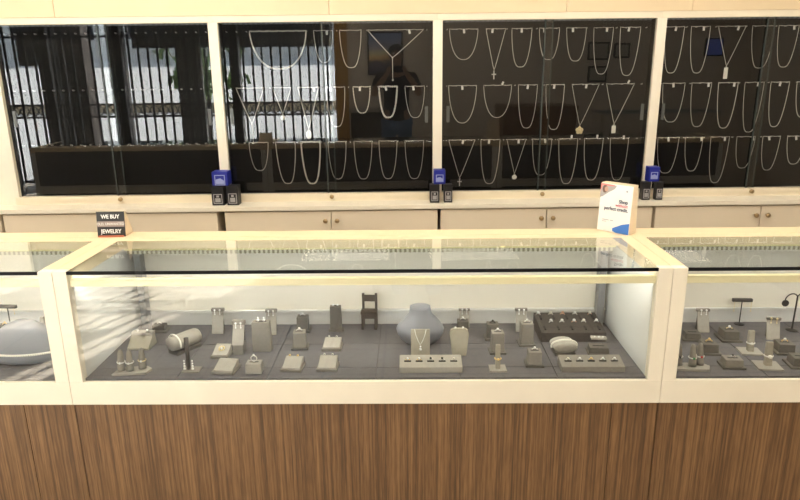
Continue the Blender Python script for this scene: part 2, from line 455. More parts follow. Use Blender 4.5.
# ceiling lights
def ceiling_light(x, y, label):
    t = thing('ceiling_light', label, 'ceiling light', (x, y, ZC-.04), group='ceiling light panels')
    MB().box(-.62, .62, -.32, .32, 0, .04).done('light_frame', 'track_white', t)
    MB().box(-.58, .58, -.28, .28, -.004, 0).done('diffuser', 'lamp_panel', t)
    return t
for x, y, l in ((-2.2, -.55, 'lit ceiling panel above the left showcase'), (0, -.55, 'lit ceiling panel above the middle showcase'), (2.2, -.55, 'lit ceiling panel above the right showcase'),
                (3.3, .75, 'lit ceiling panel above the aisle at far right'), (1.1, .75, 'lit ceiling panel above the aisle right of centre'), (-1.1, .75, 'lit ceiling panel above the aisle left of centre'), (-3.3, .75, 'lit ceiling panel above the aisle at far left'), (1.2, -2.7, 'added unseen ceiling panel brightening the far wall with the painting'), (3.6, -2.4, 'added unseen ceiling panel above the side showcase'), (-.5, -2.8, 'added unseen ceiling panel behind the photographer')):  # rearmost panels are unseen additions that brighten the far wall
    ceiling_light(x, y, l)

# ------------------------------------------------------------------ wall cabinets
WSP = 1.21696; WX0 = -0.91146       # divider spacing and first divider
ZB, ZT = 0.84, 1.781                # glass opening
ZL = 0.796                           # ledge
def wloc(s, off, z): p = W0+WS*s+WN*off; return (p.x, p.y, z)
# header above the cabinets, with board seams
hd = MB()
bounds = [-6, -3.1, -1.75, -.28, 1.0, 1.68, 3.1, 5.1]
for a, b in zip(bounds, bounds[1:]):
    hd.box(a+.001, b-.001, -.012, .20, 1.8155, ZC, .002)
o = struct('trim_2', hd, 'cream_header'); o.location = (W0.x, W0.y, 0); o.rotation_euler = (0, 0, WALLA)
o = struct('trim_3', MB().box(-6, WX0-WSP-.002, -.006, .20, ZL, 1.815), 'cream_case'); o.location = (W0.x, W0.y, 0); o.rotation_euler = (0, 0, WALLA)

HW = WSP/2; ST = .026; BP = .07    # half width, half stile, back panel depth
# pegs: rows measured from the photograph
PEG_ROWS = {z: None for z in ()}
rowz = [onwall(330, 31, BP-.01)[1], onwall(330, 87.6, BP-.01)[1], onwall(330, 142, BP-.01)[1]]
def wall_cabinet(i, label):
    s = WX0+WSP*(i-.5)
    t = thing('wall_display_cabinet', label, 'display cabinet', wloc(s, 0, ZL), WALLA, 'wall display cabinets')
    z0, z1 = ZB-ZL, ZT-ZL
    MB().box(-HW+ST, HW-ST, BP, BP+.012, .02, z1).done('back_panel', 'panel_black', t)
    MB().box(-HW, HW, -.01, .03, z1, z1+.034, .002).done('top_rail', 'cream', t)
    MB().box(-HW, HW, -.012, .03, .0, z0, .002).box(-HW+ST, HW-ST, -.018, -.012, z0-.022, z0, .001).done('bottom_rail', 'cream', t)
    for sx in (-1, 1):
        a, b = sorted((sx*HW, sx*(HW-ST)))
        MB().box(a, b, -.014, .012, z0, z1).done('stile', 'cream_case', t)
        MB().box(a, b, .0125, BP+.01, z0, z1).done('side_panel', 'panel_black', t)
    MB().box(-HW+ST, HW-ST, .03, BP, .02, z0-.002).done('floor_panel', 'panel_black', t)
    MB().box(-HW+ST, HW-ST, .03, BP, z1+.003, z1+.03).done('head_panel', 'panel_black', t)
    ls = MB().box(-HW+ST+.01, HW-ST-.01, .045, .057, z1-.006, z1+.003).done('led_strip', 'led_dots_wall', t)
    for k, (a, b, y) in enumerate(((-HW+ST, .022, .012), (-.022, HW-ST, .002))):
        d = MB().box(a, b, y, y+.005, z0, z1).done('sliding_door', 'door_glass', t)
        e = .018 if k == 0 else -.018
        MB().box((b if k == 0 else a)-.004, (b if k == 0 else a)+.004, y-.001, y+.006, z0, z1).done('door_edge', 'glass_edge', d)
        px = a+.035 if k == 0 else b-.035
        MB().box(px-.009, px+.009, y-.002, y-.0002, .44, .53, .0006).box(px-.005, px+.005, y-.003, y-.0018, .448, .522).done('finger_pull', 'door_edge_mat', d)
    MB().lathe([(.012, 0), (.012, .012), (.006, .016)], 16, T4((0, -.02, z0-.016)) @ RX(PI/2)).done('lock', 'brass', t)
    return t
mat('door_edge_mat', (.10, .105, .10), .3)
cabs = [wall_cabinet(0, 'wall display cabinet at far left with bare pegs and no necklaces'),
        wall_cabinet(1, 'wall display cabinet of necklaces in whose glass the photographer is mirrored'),
        wall_cabinet(2, 'wall display cabinet of necklaces directly behind the white credit sign'),
        wall_cabinet(3, 'wall display cabinet of necklaces at far right, cut by the picture edge')]
pegm = None
NP = 21
for i, t in enumerate(cabs):
    for r in range(3):
        for k in range(NP):
            if pegm is None:
                o = MB().tube([(0, .001, 0), (0, -.018, 0), (0, -.021, .003)], [.0022, .0022, .0026], 6).done('peg', 'peg_metal', t); pegm = o.data
            else:
                o = bpy.data.objects.new('peg', pegm); COL.objects.link(o); o.parent = t
            o.location = (-HW+ST+.03+(2*HW-2*ST-.06)*k/(NP-1), BP, rowz[r]-ZL)

# lower cupboards and the ledge
LD = -.15
o = MB().box(-6, 5.15, LD, .20, ZL-.025, ZL, .003).done('ledge', 'cream_case', loc=(W0.x, W0.y, 0)); o.rotation_euler = (0, 0, WALLA)
tag(o, 'long cream ledge running under the wall display cabinets', 'countertop')
def base_cabinet(s, label):
    t = thing('base_cabinet', label, 'cupboard', wloc(s, 0, 0), WALLA, 'cupboards under the ledge')
    h = HW-.009
    MB().box(-h, h, LD+.03, .19, .08, ZL-.031).done('carcass', 'cream_door', t)
    MB().box(-h, h, LD+.06, .18, 0, .08).done('plinth', 'seam', t)
    for sx in (-1, 1):
        a, b = sorted((sx*.0025, sx*h))
        d = MB().box(a, b, LD+.012, LD+.03, .1, ZL-.034, .0015).done('door', 'cream_door', t)
        MB().lathe([(.006, 0), (.005, .012), (.013, .018), (.013, .026), (.004, .03)], 14, T4((sx*.033, LD+.012, ZL-.085)) @ RX(PI/2)).done('knob', 'brass', d, True)
    return t
for i, l in enumerate(('cream cupboard under the ledge at the left picture edge', 'cream cupboard under the ledge behind the left showcase', 'cream two-door cupboard under the ledge behind the black sign and middle showcase', 'cream two-door cupboard under the ledge beside the white credit sign', 'cream two-door cupboard under the ledge behind the right showcase')):
    base_cabinet(WX0+WSP*(i-1.5)-(.022 if i < 2 else -.004), l)
struct('trim_4', MB().box(-6, 5.1, LD+.032, .19, 0, ZL-.032).box(-6, 5.1, LD+.031, LD+.033, .0, ZL-.031), 'seam').location = (W0.x, W0.y-.0, 0)
bpy.data.objects['trim_4'].rotation_euler = (0, 0, WALLA)
bpy.data.objects.remove(bpy.data.objects['trim_4'])

# cleaner boxes at the dividers
def box_set(u0, v0, u1, v1, name, m, label, front, lm):
    """box whose front face spans the photo rectangle, standing `front` metres before the glass"""
    sA, zA = onwall(u0, v1, -front); sB, zB = onwall(u1, v0, -front)
    z0 = zA; w = (sB-sA)/2; h = zB-z0
    t = thing(name, label, 'box', wloc((sA+sB)/2, -front+w, z0), WALLA, 'small boxes at the cabinet dividers')
    MB().box(-w, w, -w, w, 0, h, .003).done('carton', m, t)
    f = MB()
    a = w*.68; zc = h*.46; q = .004
    f.box(-a, a, -w-.0012, -w-.0002, zc-a, zc-a+q).box(-a, a, -w-.0012, -w-.0002, zc+a-q, zc+a)
    f.box(-a, -a+q, -w-.0012, -w-.0002, zc-a, zc+a).box(a-q, a, -w-.0012, -w-.0002, zc-a, zc+a)
    f.box(-a*.75, a*.3, -w-.0012, -w-.0002, zc-a*.6, zc+a*.05).box(-a*.1, a*.65, -w-.0012, -w-.0002, zc+a*.25, zc+a*.45)
    f.done('label_print', lm, t)
    return t, z0, h
for (rects, where) in ((((212, 187, 223, 202), (227, 186, 237.5, 201.5), (212.5, 172, 227, 186.6)), 'at the left divider'),
                      (((430, 184.5, 439.5, 199.3), (444, 184.5, 452.5, 199), (434, 170, 445.5, 184.2)), 'at the middle divider'),
                      (((642, 182, 651.5, 196.5), (655.5, 182, 664, 196.2), (648.5, 167, 660.5, 181.8)), 'at the right divider')):
    # the two black boxes stand on the ledge, the blue one on top of them
    tops = []
    for k, (r, lab) in enumerate(zip(rects[:2], ('left', 'right'))):
        fr = .105
        sA, _ = onwall(r[0], r[3], -fr); sB, zt = onwall(r[2], r[1], -fr)
        w = (sB-sA)/2; h = zt-ZL
        t = thing('black_box', 'small black box with grey label, %s one of the pair standing %s' % (lab, where), 'box', wloc((sA+sB)/2, -fr+w, ZL), WALLA, 'black boxes at the cabinet dividers')
        MB().box(-w, w, -w, w, 0, h, .003).done('carton', 'box_black', t)
        a = w*.72; z0 = h*.10; z1 = h*.62; q = .004; y0, y1 = -w-.0012, -w-.0001
        f = MB().box(-a, a, y0, y1, z0, z0+q).box(-a, a, y0, y1, z1-q, z1).box(-a, -a+q, y0, y1, z0, z1).box(a-q, a, y0, y1, z0, z1)
        f.box(-a*.6, a*.6, y0, y1, z0+q*2.2, (z0+z1)/2+q).box(-a*.3, a*.3, y0, y1, (z0+z1)/2+q*2.2, z1-q*2)
        f.done('label_print', 'label_grey', t)
        tops.append((sA, sB, h))
    r = rects[2]; fr = .10
    sA, _ = onwall(r[0], r[3], -fr); sB, zt = onwall(r[2], r[1], -fr)
    w = (sB-sA)/2; zb = ZL+max(tops[0][2], tops[1][2])+.0005; h = max(.05, zt-zb)
    t = thing('blue_box', 'royal blue box with square emblem on two black boxes %s' % where, 'box', wloc((sA+sB)/2, -fr+w, zb), WALLA, 'blue boxes at the cabinet dividers')
    MB().box(-w, w, -w, w, 0, h, .003).done('carton', 'box_blue', t)
    a = w*.66; zc = h*.42; q = .0045; y0, y1 = -w-.0012, -w-.0001
    f = MB().box(-a, a, y0, y1, zc-a, zc-a+q).box(-a, a, y0, y1, zc+a-q, zc+a).box(-a, -a+q, y0, y1, zc-a, zc+a).box(a-q, a, y0, y1, zc-a, zc+a)
    f.prism([(-a*.8, zc-a*.75), (a*.8, zc-a*.75), (a*.8, zc-a*.1), (a*.1, zc+a*.35), (-a*.8, zc+a*.1)], 'y', y0, y1)
    f.done('emblem', 'label_blue', t)

# ------------------------------------------------------------------ necklaces
ORD = ['first', 'second', 'third', 'fourth', 'fifth', 'sixth', 'seventh']
PANEL = {1: 'second', 2: 'third', 3: 'fourth'}
NOFF = BP-.013
def smoothpath(f, n): return [f(i/n) for i in range(n+1)]
# (panel, row) -> list of (u0, u1, v_bar, kind, u_apex or None, v_low, tag_u or None, extra)
NECK = {
 (1, 0): [(249.4, 305.9, 31, 'rope', None, 69, None), (313.6, 332.3, 31, 'U', None, 62.5, 327), (339.5, 361, 31, 'bead', None, 67.6, None), (367.5, 423.9, 30.6, 'Y', 392.5, 57.6, 409, 80)],
 (1, 1): [(235.9, 263.8, 88, 'Y', 252, 124, None, 143), (272.5, 291, 88, 'V', 282.8, 114, None, 'round'), (297.8, 318.5, 87.5, 'Vb', 308.6, 129, 314, 'oval'), (326, 344.7, 87.5, 'U', None, 126.7, 330), (353, 370, 87.5, 'bead', None, 113, 360), (379, 397, 87, 'rope', None, 117.4, 385.5), (405, 424.5, 87, 'U', None, 117.5, 413)],
 (1, 2): [(248.9, 268, 142.5, 'U', None, 170.5, None), (275.6, 295, 142.5, 'bead', None, 183.6, None), (301, 320, 142.5, 'rope', None, 183.6, None), (328, 346, 142.3, 'U', None, 179, None), (354, 372, 142, 'U', None, 179, None), (379, 397, 142, 'U', None, 178.7, None), (405, 423.6, 141.8, 'U', None, 178.7, None)],
 (2, 0): [(449.6, 478, 30.2, 'U', None, 59.6, 463.7), (486, 505.7, 30.2, 'V', 494, 70.5, 492.5, 'cross'), (512, 532, 30, 'U', None, 67, 521.5), (539.4, 559.5, 30, 'U', None, 59.6, 543.8), (566.7, 586.3, 29.5, 'U', None, 61, 572.5), (594, 613.4, 29.3, 'U', None, 74, 606.5), (620.6, 640.7, 29, 'U', None, 75.4, 628.6)],
 (2, 1): [(448.7, 476.6, 86.8, 'U', None, 123, 462), (483.8, 511.5, 86.6, 'U', None, 117.5, None), (518.4, 537.4, 86.4, 'U', None, 128, 527.8), (546, 564.4, 86.3, 'U', None, 129.5, 554), (572, 599.3, 86, 'V', 579.7, 126, 586, 'flower'), (606.5, 634.4, 85.7, 'V', 614, 124, None, 'plate')],
 (2, 2): [(448.7, 475, 141.5, 'V', 459.6, 178, 463, 'cross'), (481, 500, 141, 'U', None, 183.6, 489), (507, 526, 140.7, 'V', 514.4, 173.5, 518.3, 'round'), (532.8, 551.8, 140.3, 'U', None, 175, 544.5), (559, 577.7, 139.8, 'U', None, 183.6, None), (584.6, 603.3, 139.5, 'U', None, 180, None), (610.5, 628.6, 139, 'U', None, 180, 623)],
 (3, 0): [(665.5, 684.4, 28.4, 'U', None, 73, 675.6), (691.4, 710.4, 28.3, 'U', None, 73, 703), (718.4, 746, 28, 'V', 726.4, 66, 738, 'long'), (752.6, 775, 27.7, 'U', None, 68, None), (779, 799, 27.5, 'U', None, 67, 793)],
 (3, 1): [(663, 685, 85, 'U', None, 122, 672.5), (692, 711.6, 84.8, 'U', None, 126.6, 707.6), (718.6, 738, 84.5, 'U', None, 128, 733.6), (745, 764, 84.2, 'U', None, 132, 757.4), (771, 789.4, 84, 'U', None, 126.6, 779.4), (797, 816, 83.7, 'U', None, 117, None)],
 (3, 2): [(658, 679, 138.5, 'U', None, 173, 667.5), (685.6, 703, 138, 'U', None, 171, 700.5), (711, 729.4, 138, 'U', None, 182.6, 724), (737, 755.4, 137.6, 'U', None, 168, 752), (763, 780.4, 137.3, 'U', None, 170, 768), (787.6, 806, 137, 'U', None, 164, 795)],
}
def necklace(pan, row, idx, e):
    u0, u1, vb, kind, ua, vl, tu = e[:7]; extra = e[7] if len(e) > 7 else None
    (s0, za), (s1, zb) = onwall(u0, vb, NOFF), onwall(u1, vb, NOFF)
    zp = rowz[row]+.004
    sc_ = (s0+s1)/2
    if ua is None:
        sa = sc_+random.uniform(-.003, .003); zl = onwall((u0+u1)/2, vl, NOFF)[1]
    else: sa, zl = onwall(ua, vl, NOFF)
    hw = (s1-s0)/2; dep = zp-zl
    P = []
    n = 40 if kind in ('U', 'V') else 56
    for i in range(n+1):                      # hanging part, left to right
        t = i/n
        if kind in ('U', 'rope', 'bead'):
            th = PI*t; pw = .62 if hw < .07 else .85
            x = -math.copysign(abs(math.cos(th))**pw, math.cos(th))
            narrow = 1-.10*math.sin(th)**2 if hw < .07 else 1
            P.append(((x*hw*narrow)+(sa-sc_)*math.sin(th), -dep*math.sin(th)**1.12))
        else:
            if t < .5: k = t/.5; P.append((-hw+(sa-sc_+hw)*k**1.06, -dep*k))
            else: k = (t-.5)/.5; P.append(((sa-sc_)+(hw-(sa-sc_))*k**.94, -dep*(1-k)))
    # along the bar, right to left, dipping a little between pegs
    m = max(2, int(round(2*hw/.056)))
    for i in range(1, m*4):
        t = i/(m*4); d = .0022*abs(math.sin(PI*m*t))
        P.append((hw-2*hw*t, -d))
    rad = {'U': .0016, 'V': .0015, 'Y': .0016, 'Vb': .0024, 'rope': .0030, 'bead': .0019}[kind]
    rad *= random.uniform(.9, 1.2)
    name = {'U': 'thin silver chain', 'V': 'silver chain', 'Y': 'silver lariat chain', 'Vb': 'bold silver chain', 'rope': 'thick silver rope chain', 'bead': 'beaded silver chain'}[kind]
    feat = {'round': 'small round pendant', 'oval': 'pale oval pendant', 'cross': 'small cross pendant', 'flower': 'gold flower pendant', 'plate': 'rectangular tag pendant', 'long': 'long pale bar pendant'}.get(extra)
    wt = 'with white tag' if tu else 'without tag'
    if feat: wt = 'with '+feat
    if kind == 'Y': wt = 'with long centre drop'
    lab = '%s %s, %s in %s row of %s wall cabinet' % (name, wt, ORD[idx], ('top', 'middle', 'bottom')[row], PANEL[pan])
    t = thing('necklace', lab, 'necklace', wloc(sc_, NOFF, zp), WALLA, 'necklaces hanging on wall pegs')
    g = MB().tube([(x, 0, z) for x, z in P], rad, 5, True)
    if kind in ('rope', 'bead'):
        L = 0; last = P[0]; step = .0085 if kind == 'rope' else .012
        for q in P[1:]:
            L += math.dist(q, last); last = q
            if L > step: g.ico((q[0], 0, q[1]), rad*(1.75 if kind == 'rope' else 1.8), 1); L = 0
    g.done('chain', 'chain_silver', t, True)
    if kind == 'Y':
        zd = onwall(ua, extra, NOFF)[1]-zp; x = sa-sc_
        MB().tube([(x, 0, -dep), (x, 0, zd)], rad, 5).ico((x, 0, -dep), .005, 1).ico((x, 0, zd), .006, 1).done('drop', 'chain_silver', t, True)
    if feat:
        x = sa-sc_; z = -dep-.004; y = 0
        g = MB().tube([(x+.003*math.cos(a), y, z+.003*math.sin(a)) for a in [k*PI/4 for k in range(8)]], .0009, 4, True)
        pm = 'silver'
        if extra == 'round': g.lathe([(.001, 0), (.010, .001), (.011, .003), (.009, .005), (.001, .0055)], 16, T4((x, y+.002, z-.013)) @ RX(PI/2)); pm = 'pearl'
        if extra == 'oval': g.ball((x, y, z-.022), .012, (1, .35, 1.75), 14); pm = 'pearl'
        if extra == 'cross': g.box(x-.0022, x+.0022, y-.0015, y+.0015, z-.034, z-.002, .0005).box(x-.010, x+.010, y-.0015, y+.0015, z-.015, z-.0105, .0005)
        if extra == 'flower':
            for k in range(5): g.ball((x+.010*math.cos(k*1.257+1.57), y, z-.016+.010*math.sin(k*1.257+1.57)), .0085, (1, .35, 1), 10)
            g.ball((x, y-.003, z-.016), .006, (1, .6, 1), 10); pm = 'gold_pale'
        if extra == 'plate': g.box(x-.009, x+.009, y-.001, y+.001, z-.038, z-.003, .0008); pm = 'pearl'
        if extra == 'long': g.box(x-.011, x+.011, y-.003, y+.003, z-.066, z-.004, .002); pm = 'pearl'
        o_ = g.done('pendant', pm, t, True)
        if extra != 'long':
            for v_ in o_.data.vertices: v_.co = Vector(((v_.co.x-x)*1.3+x, v_.co.y, (v_.co.z+dep)*1.25-dep))
    if tu:
        su = onwall(tu, vb+3, NOFF)[0]-sc_
        up = (pan, row) == (2, 2) and idx == 6
        flip = .014 if up else -.002
        g = MB().box(-.006, .006, -.0008, .0008, -.022, 0, .0004, T4((su, -.006, flip)) @ RY(random.uniform(-.25, .25)))
        g.tube([(su, -.001, .001), (su, -.006, -.003 if not up else .004)], .0005, 4)
        g.done('price_tag', 'tag_white', t)
    elif (pan, row, idx) in ((2, 1, 1), (2, 1, 5), (2, 2, 4), (2, 2, 5)):
        g = MB().box(-.0055, .0055, -.0008, .0008, 0, .018, .0004, T4(((hw*.3 if idx != 5 or row == 2 else hw*.5), -.004, .002)) @ RY(.5 if row == 1 else .1))
        g.done('price_tag', 'tag_white', t)
mat('gold_pale', (.80, .66, .38), .35, metal=.5)
for (pan, row), lst in NECK.items():
    for i, e in enumerate(lst): necklace(pan, row, i, e)

# ------------------------------------------------------------------ showcases
H = .915; ZTOP = .965; ZG = .604; ZR = .5273; PW = .043; DP = .487
def showcase(x0, label):
    t = thing('showcase', label, 'display case', (x0, 0, 0), 0, 'glass showcases of the counter')
    # wooden base: panels with seams
    MB().box(-H+.001, H-.001, .03, DP, .06, ZR).done('carcass', 'wood', t)
    MB().box(-H+.02, H-.02, .06, DP-.04, 0, .06).done('plinth', 'seam', t)
    seams = {0: [-H, .773, H], -1: [-H, .752, H], 1: [-H, -.2, H]}[round(x0/1.83)]
    for a, b in zip(seams, seams[1:]):
        MB().box(a+.0012, b-.0012, .010, .03, .06, ZR).done('wood_panel', 'wood', t)
    MB().box(-H+.0006, H-.0006, 0, .0135, ZR, ZG, .001).box(-H+.0006, H-.0006, .0135, .035, ZR, ZG-.02).done('bottom_rail', 'cream_case', t)
    for sx in (-1, 1):
        a, b = sorted((sx*(H-.0006), sx*(H-PW)))
        MB().box(a, b, 0, .03, ZG, ZTOP-.001, .0015).done('post', 'cream_case', t)
        MB().box(a, b, 0.0302, DP, .925, ZTOP, .0015).done('side_rail', 'cream_rail', t)
        a, b = sorted((sx*(H-.004), sx*(H-PW)))
        MB().box(a, b, .0302, DP-.004, ZG-.01, .924).done('end_panel', 'white_panel', t)
        a, b = sorted((sx*(H-PW-.016), sx*(H-PW-.041)))
        MB().box(a, b, .425, .462, ZG+.003, .925, .001).box(a+.008, b-.008, .4235, .426, ZG+.003, .925).done('corner_post', 'aluminium', t)
    MB().box(-H+PW, H-PW, .356, .402, .935, ZTOP, .0015).box(-H+PW, H-PW, .406, DP, .935, ZTOP, .0015).done('back_rail', 'cream_rail', t)
    MB().box(-H+PW, H-PW, .4021, .4059, .936, .958).done('rail_groove', 'seam', t)
    MB().box(-H+PW, H-PW, .396, .43, .918, .935).done('led_channel', 'led_housing', t)
    MB().box(-H+PW+.01, H-PW-.01, .392, .40, .906, .918).done('led_strip', 'led_dots', t)
    # glass
    MB().box(-H+PW, H-PW, .004, .356, .957, ZTOP-.001).done('top_glass', 'top_glass', t)
    MB().box(-H+PW, H-PW, .0005, .0045, .9545, ZTOP-.0005).done('edge_trim', 'black_gasket', t)
    MB().box(-H+PW, H-PW, .006, .011, ZG, .9545).done('front_glass', 'clear_glass', t)
    # lamp tube along the front top edge
    lb = MB().box(-H+PW, H-PW, .0125, .032, .913, .936, .003).done('lamp_bar', 'lamp_tube', t)
    MB().box(-H+PW+.01, H-PW-.01, .0321, .0335, .917, .932).done('lamp_diffuser', 'led_lit', lb)
    # back: sliding panels in a track
    MB().box(-H+PW, .01, .464, .470, .665, .918).done('sliding_panel', 'back_white', t)
    MB().box(-.01, H-PW, .472, .478, .665, .918).done('sliding_panel', 'back_white', t)
    MB().box(-H+PW, H-PW, .462, DP-.004, ZG, .665, .001).box(-H+PW, H-PW, .455, .462, .655, .665, .001).done('door_track', 'track_white', t)
    MB().box(-H+PW, H-PW, DP-.008, DP-.001, .668, .934).done('back_shade', 'deck', t)
    # deck pads
    MB().box(-H+PW, H-PW, .0137, .462, ZG-.019, ZG-.001).done('deck_board', 'charcoal', t)
    xs = [-H+PW, -.585, -.30, .037, .30, .60, H-PW]
    for a, b in zip(xs, xs[1:]):
        for c, d in ((.0145, .085), (.087, .27), (.272, .455)):
            MB().box(a+.0012, b-.0012, c, d, ZG, ZG+.006, .0012).done('deck_pad', 'deck', t)
    if round(x0/1.83) == 0:
        for u in (395, 503):
            d = ray(u, 243); p = CAM+d*((.395-CAM.y)/d.y)
            MB().lathe([(.001, 0), (.014, 0), (.012, .004), (.001, .004)], 18, T4((p.x-x0, .3955, p.z-.002)) @ RX(PI/2)).done('glow_disc', 'disc_lit', t)  # small yellow emissive disc on the inner face of the back rail
    return t
mat('cream_rail', (.85, .69, .46), .35, noise=.03, nscale=8)
showcase(-1.83, 'glass showcase at far left, cut by the picture edge')
showcase(0, 'wide glass showcase in the middle with the grey neck bust inside')
showcase(1.83, 'glass showcase at far right, cut by the picture edge')
# ------------------------------------------------------------------ goods on the decks
ZD = ZG+.0062
def spot(u, v):
    p = atz(u, v, ZD); return p.x, p.y, px_per_m(p)
VH, VD = .905, .43      # how much of a height / a depth shows at this view angle

def ring(x, y, z, label, rz=0, metal='silver', gem='diamond', r=.0085, gr=.0042, lie=0, group='rings on show', name='ring', cat='ring', sunk=True):
    t = thing(name, label, cat, (x, y, z), rz, group)
    mx = T4((0, 0, .0014 if sunk else r+.0016)) @ RX(lie)
    if sunk: MB().tube([(r*math.cos(a*PI/12), 0, r*.6*math.sin(a*PI/12)) for a in range(13)], .0016, 6, False, mx).done('band', metal, t, True)
    else: MB().tube([(r*math.cos(a*PI/8), 0, r*math.sin(a*PI/8)) for a in range(16)], .0016, 6, True, mx).done('band', metal, t, True)
    if gem: MB().ico((0, 0, r*(.6 if sunk else 1)+gr*.5), gr, 1, mx).done('gem', gem, t)
    return t

def ring_block(u, v, wpx, hpx, tpx, label, plate=True, m='leather_grey', rz=0, jewel=None, tall=False, grow=1.32):
    x, y, s = spot(u, v)
    w = wpx/s; h = hpx/s/VH; d = max(tpx/s/VD, w*.5)
    hp = .007 if plate else 0
    y += d*.5*(grow if plate else 1)
    t = thing('ring_block' if not tall else 'ring_pedestal', label, 'ring stand', (x, y, ZD), rz, 'grey ring blocks')
    if plate: MB().box(-w*.5*grow, w*.5*grow, -d*.5*grow, d*.5*grow, 0, hp, .0015).done('base_plate', 'leather_dark', t)
    MB().frustum(w, d, w*.94, d*.94, hp, h, .0015).done('block', m, t)
    MB().box(-w*.28, w*.28, -.003, .003, h-.001, h+.0006).done('slot', 'slot_black', t)
    if jewel:
        lb, metal, gem = jewel[:3]; k = jewel[3] if len(jewel) > 3 else 1
        ring(x, y, ZD+h+.0008, lb, rz, metal, gem, .0085*k, .0045*k)
    return t, x, y, h

def earring_stand(u, v, wpx, hpx, label, elabel, m='leather_grey', lip=.30, gem='diamond', foot=0, rz=0):
    """upright slanted card with a folded head that carries a pair of earrings"""
    x, y, s = spot(u, v); w = wpx/s; h = hpx/s/1.06
    d = h*.42
    y += d*.5
    t = thing('earring_stand', label, 'earring stand', (x, y, ZD), rz, 'upright earring stands')
    z0 = foot
    MB().prism([(-d*.5, z0), (-d*.5+.006, z0), (d*.38, h*.96), (d*.30, h*.99)], 'x', -w/2, w/2, .0008).done('panel', 'leather_light', t)
    MB().prism([(d*.5, z0), (d*.44, z0), (d*.30, h*.94), (d*.37, h*.96)], 'x', -w*.42, w*.42, .0006).done('strut', 'leather_dark', t)
    MB().box(-w*.56, w*.56, d*.10, d*.46, h*(1-lip*.42), h, .0015).done('head', m, t)
    if foot: MB().box(-w*.45, w*.45, -d*.5, d*.5, 0, foot, .001).done('foot', m, t)
    e = thing('earrings', elabel, 'earrings', (x, y+d*.07, ZD+h*(1-lip*.42)-.001), rz, 'earrings on show')
    for sx in (-1, 1):
        MB().ico((sx*w*.22, -.002, .008), .0042, 1).tube([(sx*w*.22, -.002, .006), (sx*w*.22, -.003, -.006)], .0012, 5).ico((sx*w*.22, -.003, -.008), .0028, 1).done('earring', gem, e)
    return t

def wedge(u, v, wpx, hpx, label, jl=None, jm='silver', shape='studs', rz=0, m='leather_light'):
    x, y, s = spot(u, v); w = wpx/s; d = w*.95; zf = .012; zr = max(.022, hpx/s*.9-d*VD*.9)
    y += d*.5
    t = thing('slanted_cushion', label, 'jewellery stand', (x, y, ZD), rz, 'slanted grey cushions')
    MB().box(-w*.5, w*.5, -d*.5, d*.5, 0, zf*.75, .0015).done('base_plate', 'leather_grey', t)
    MB().prism([(-d*.42, zf*.75), (d*.46, zf*.75), (d*.46, zr), (d*.36, zr), (-d*.42, zf)], 'x', -w*.43, w*.43, .0012).done('cushion', m, t)
    if jl:
        n = Vector((0, -(zr-zf), d*.78)).normalized()
        if shape == 'brooch':
            b = thing('brooch', jl, 'brooch', (x, y, ZD+(zr+zf)/2+.003), rz)
            a = math.atan2(zr-zf, d*.78)
            g = MB()
            for k in range(10): g.ico((.009*math.cos(k*PI/5), .009*math.sin(k*PI/5), .001), .003, 1, RX(a))
            g.done('petal_ring', 'gold_pale', b); MB().ico((0, 0, .002), .005, 1, RX(a)).done('centre_stone', 'diamond', b)
        else:
            b = thing('earrings', jl, 'earrings', (x, y+d*.41, ZD+zr+.0012), rz, 'earrings on show')
            for sx in (-1, 1): MB().ico((sx*w*.2, -.002, .003), .004, 1).tube([(sx*w*.2, -.002, .002), (sx*w*.2, .002, 0)], .0008, 4).done('stud', jm, b)
    return t

def finger_tray(u, v, wpx, hpx, label, rz, rings_):
    x, y, s = spot(u, v); w = wpx/s; d = w*.42; y += d*.5
    t = thing('ring_finger_stand', label, 'ring stand', (x, y, ZD), rz, 'ring finger stands')
    MB().prism([(-w*.5, -d*.5), (w*.40, -d*.5), (w*.5, d*.1), (w*.34, d*.5), (-w*.36, d*.5)], 'z', 0, .008, .001).done('base_plate', 'leather_light', t)
    for k, (fx, fy, lb, metal, gem) in enumerate(rings_):
        h = hpx/s/VH
        px_, py_ = w*fx, d*fy
        MB().lathe([(.0125, .008), (.0115, .02), (.0095, h*.6), (.008, h*.85), (.0055, h*.97), (.001, h)], 14, T4((px_, py_, 0)) @ RX(-.15) ).done('finger', 'leather_grey', t, True)
        c, n_ = math.cos(rz), math.sin(rz)
        q = thing('ring', lb, 'ring', (x+px_*c-py_*n_, y+px_*n_+py_*c+.005, ZD+h*.46), rz, 'rings on show')
        MB().tube([(.0118*math.cos(a*PI/8), .0118*math.sin(a*PI/8), 0) for a in range(16)], .0019, 6, True).done('band', metal, q, True)
        MB().ico((0, -.0135, .001), .0042, 1).done('gem', gem, q)
    return t

def single_finger(u, v, wpx, hpx, label, rlabel, metal, gem, rz=0, slab=True, gs=1):
    x, y, s = spot(u, v); w = wpx/s; d = w*.85; h = hpx/s/VH; y += d*.5
    t = thing('ring_finger_stand', label, 'ring stand', (x, y, ZD), rz, 'ring finger stands')
    MB().box(-w*.5, w*.5, -d*.5, d*.5, 0, .006, .0012).done('base_plate', 'leather_light', t)
    MB().prism([(-.010, .006), (.008, .006), (.012, h*.98), (.006, h), (.001, h*.98)], 'x', -w*.135, w*.135, .0015).done('finger', 'suede_tan', t)
    q = thing('ring', rlabel, 'ring', (x, y+.001, ZD+h*.45), rz, 'rings on show')
    r = w*.135+.003
    MB().tube([(r*math.cos(a*PI/8), r*.85*math.sin(a*PI/8), 0) for a in range(16)], .002, 6, True).done('band', metal, q, True)
    MB().ico((0, -r*.85-.0015, .001), .0045*gs, 1).done('gem', gem, q)

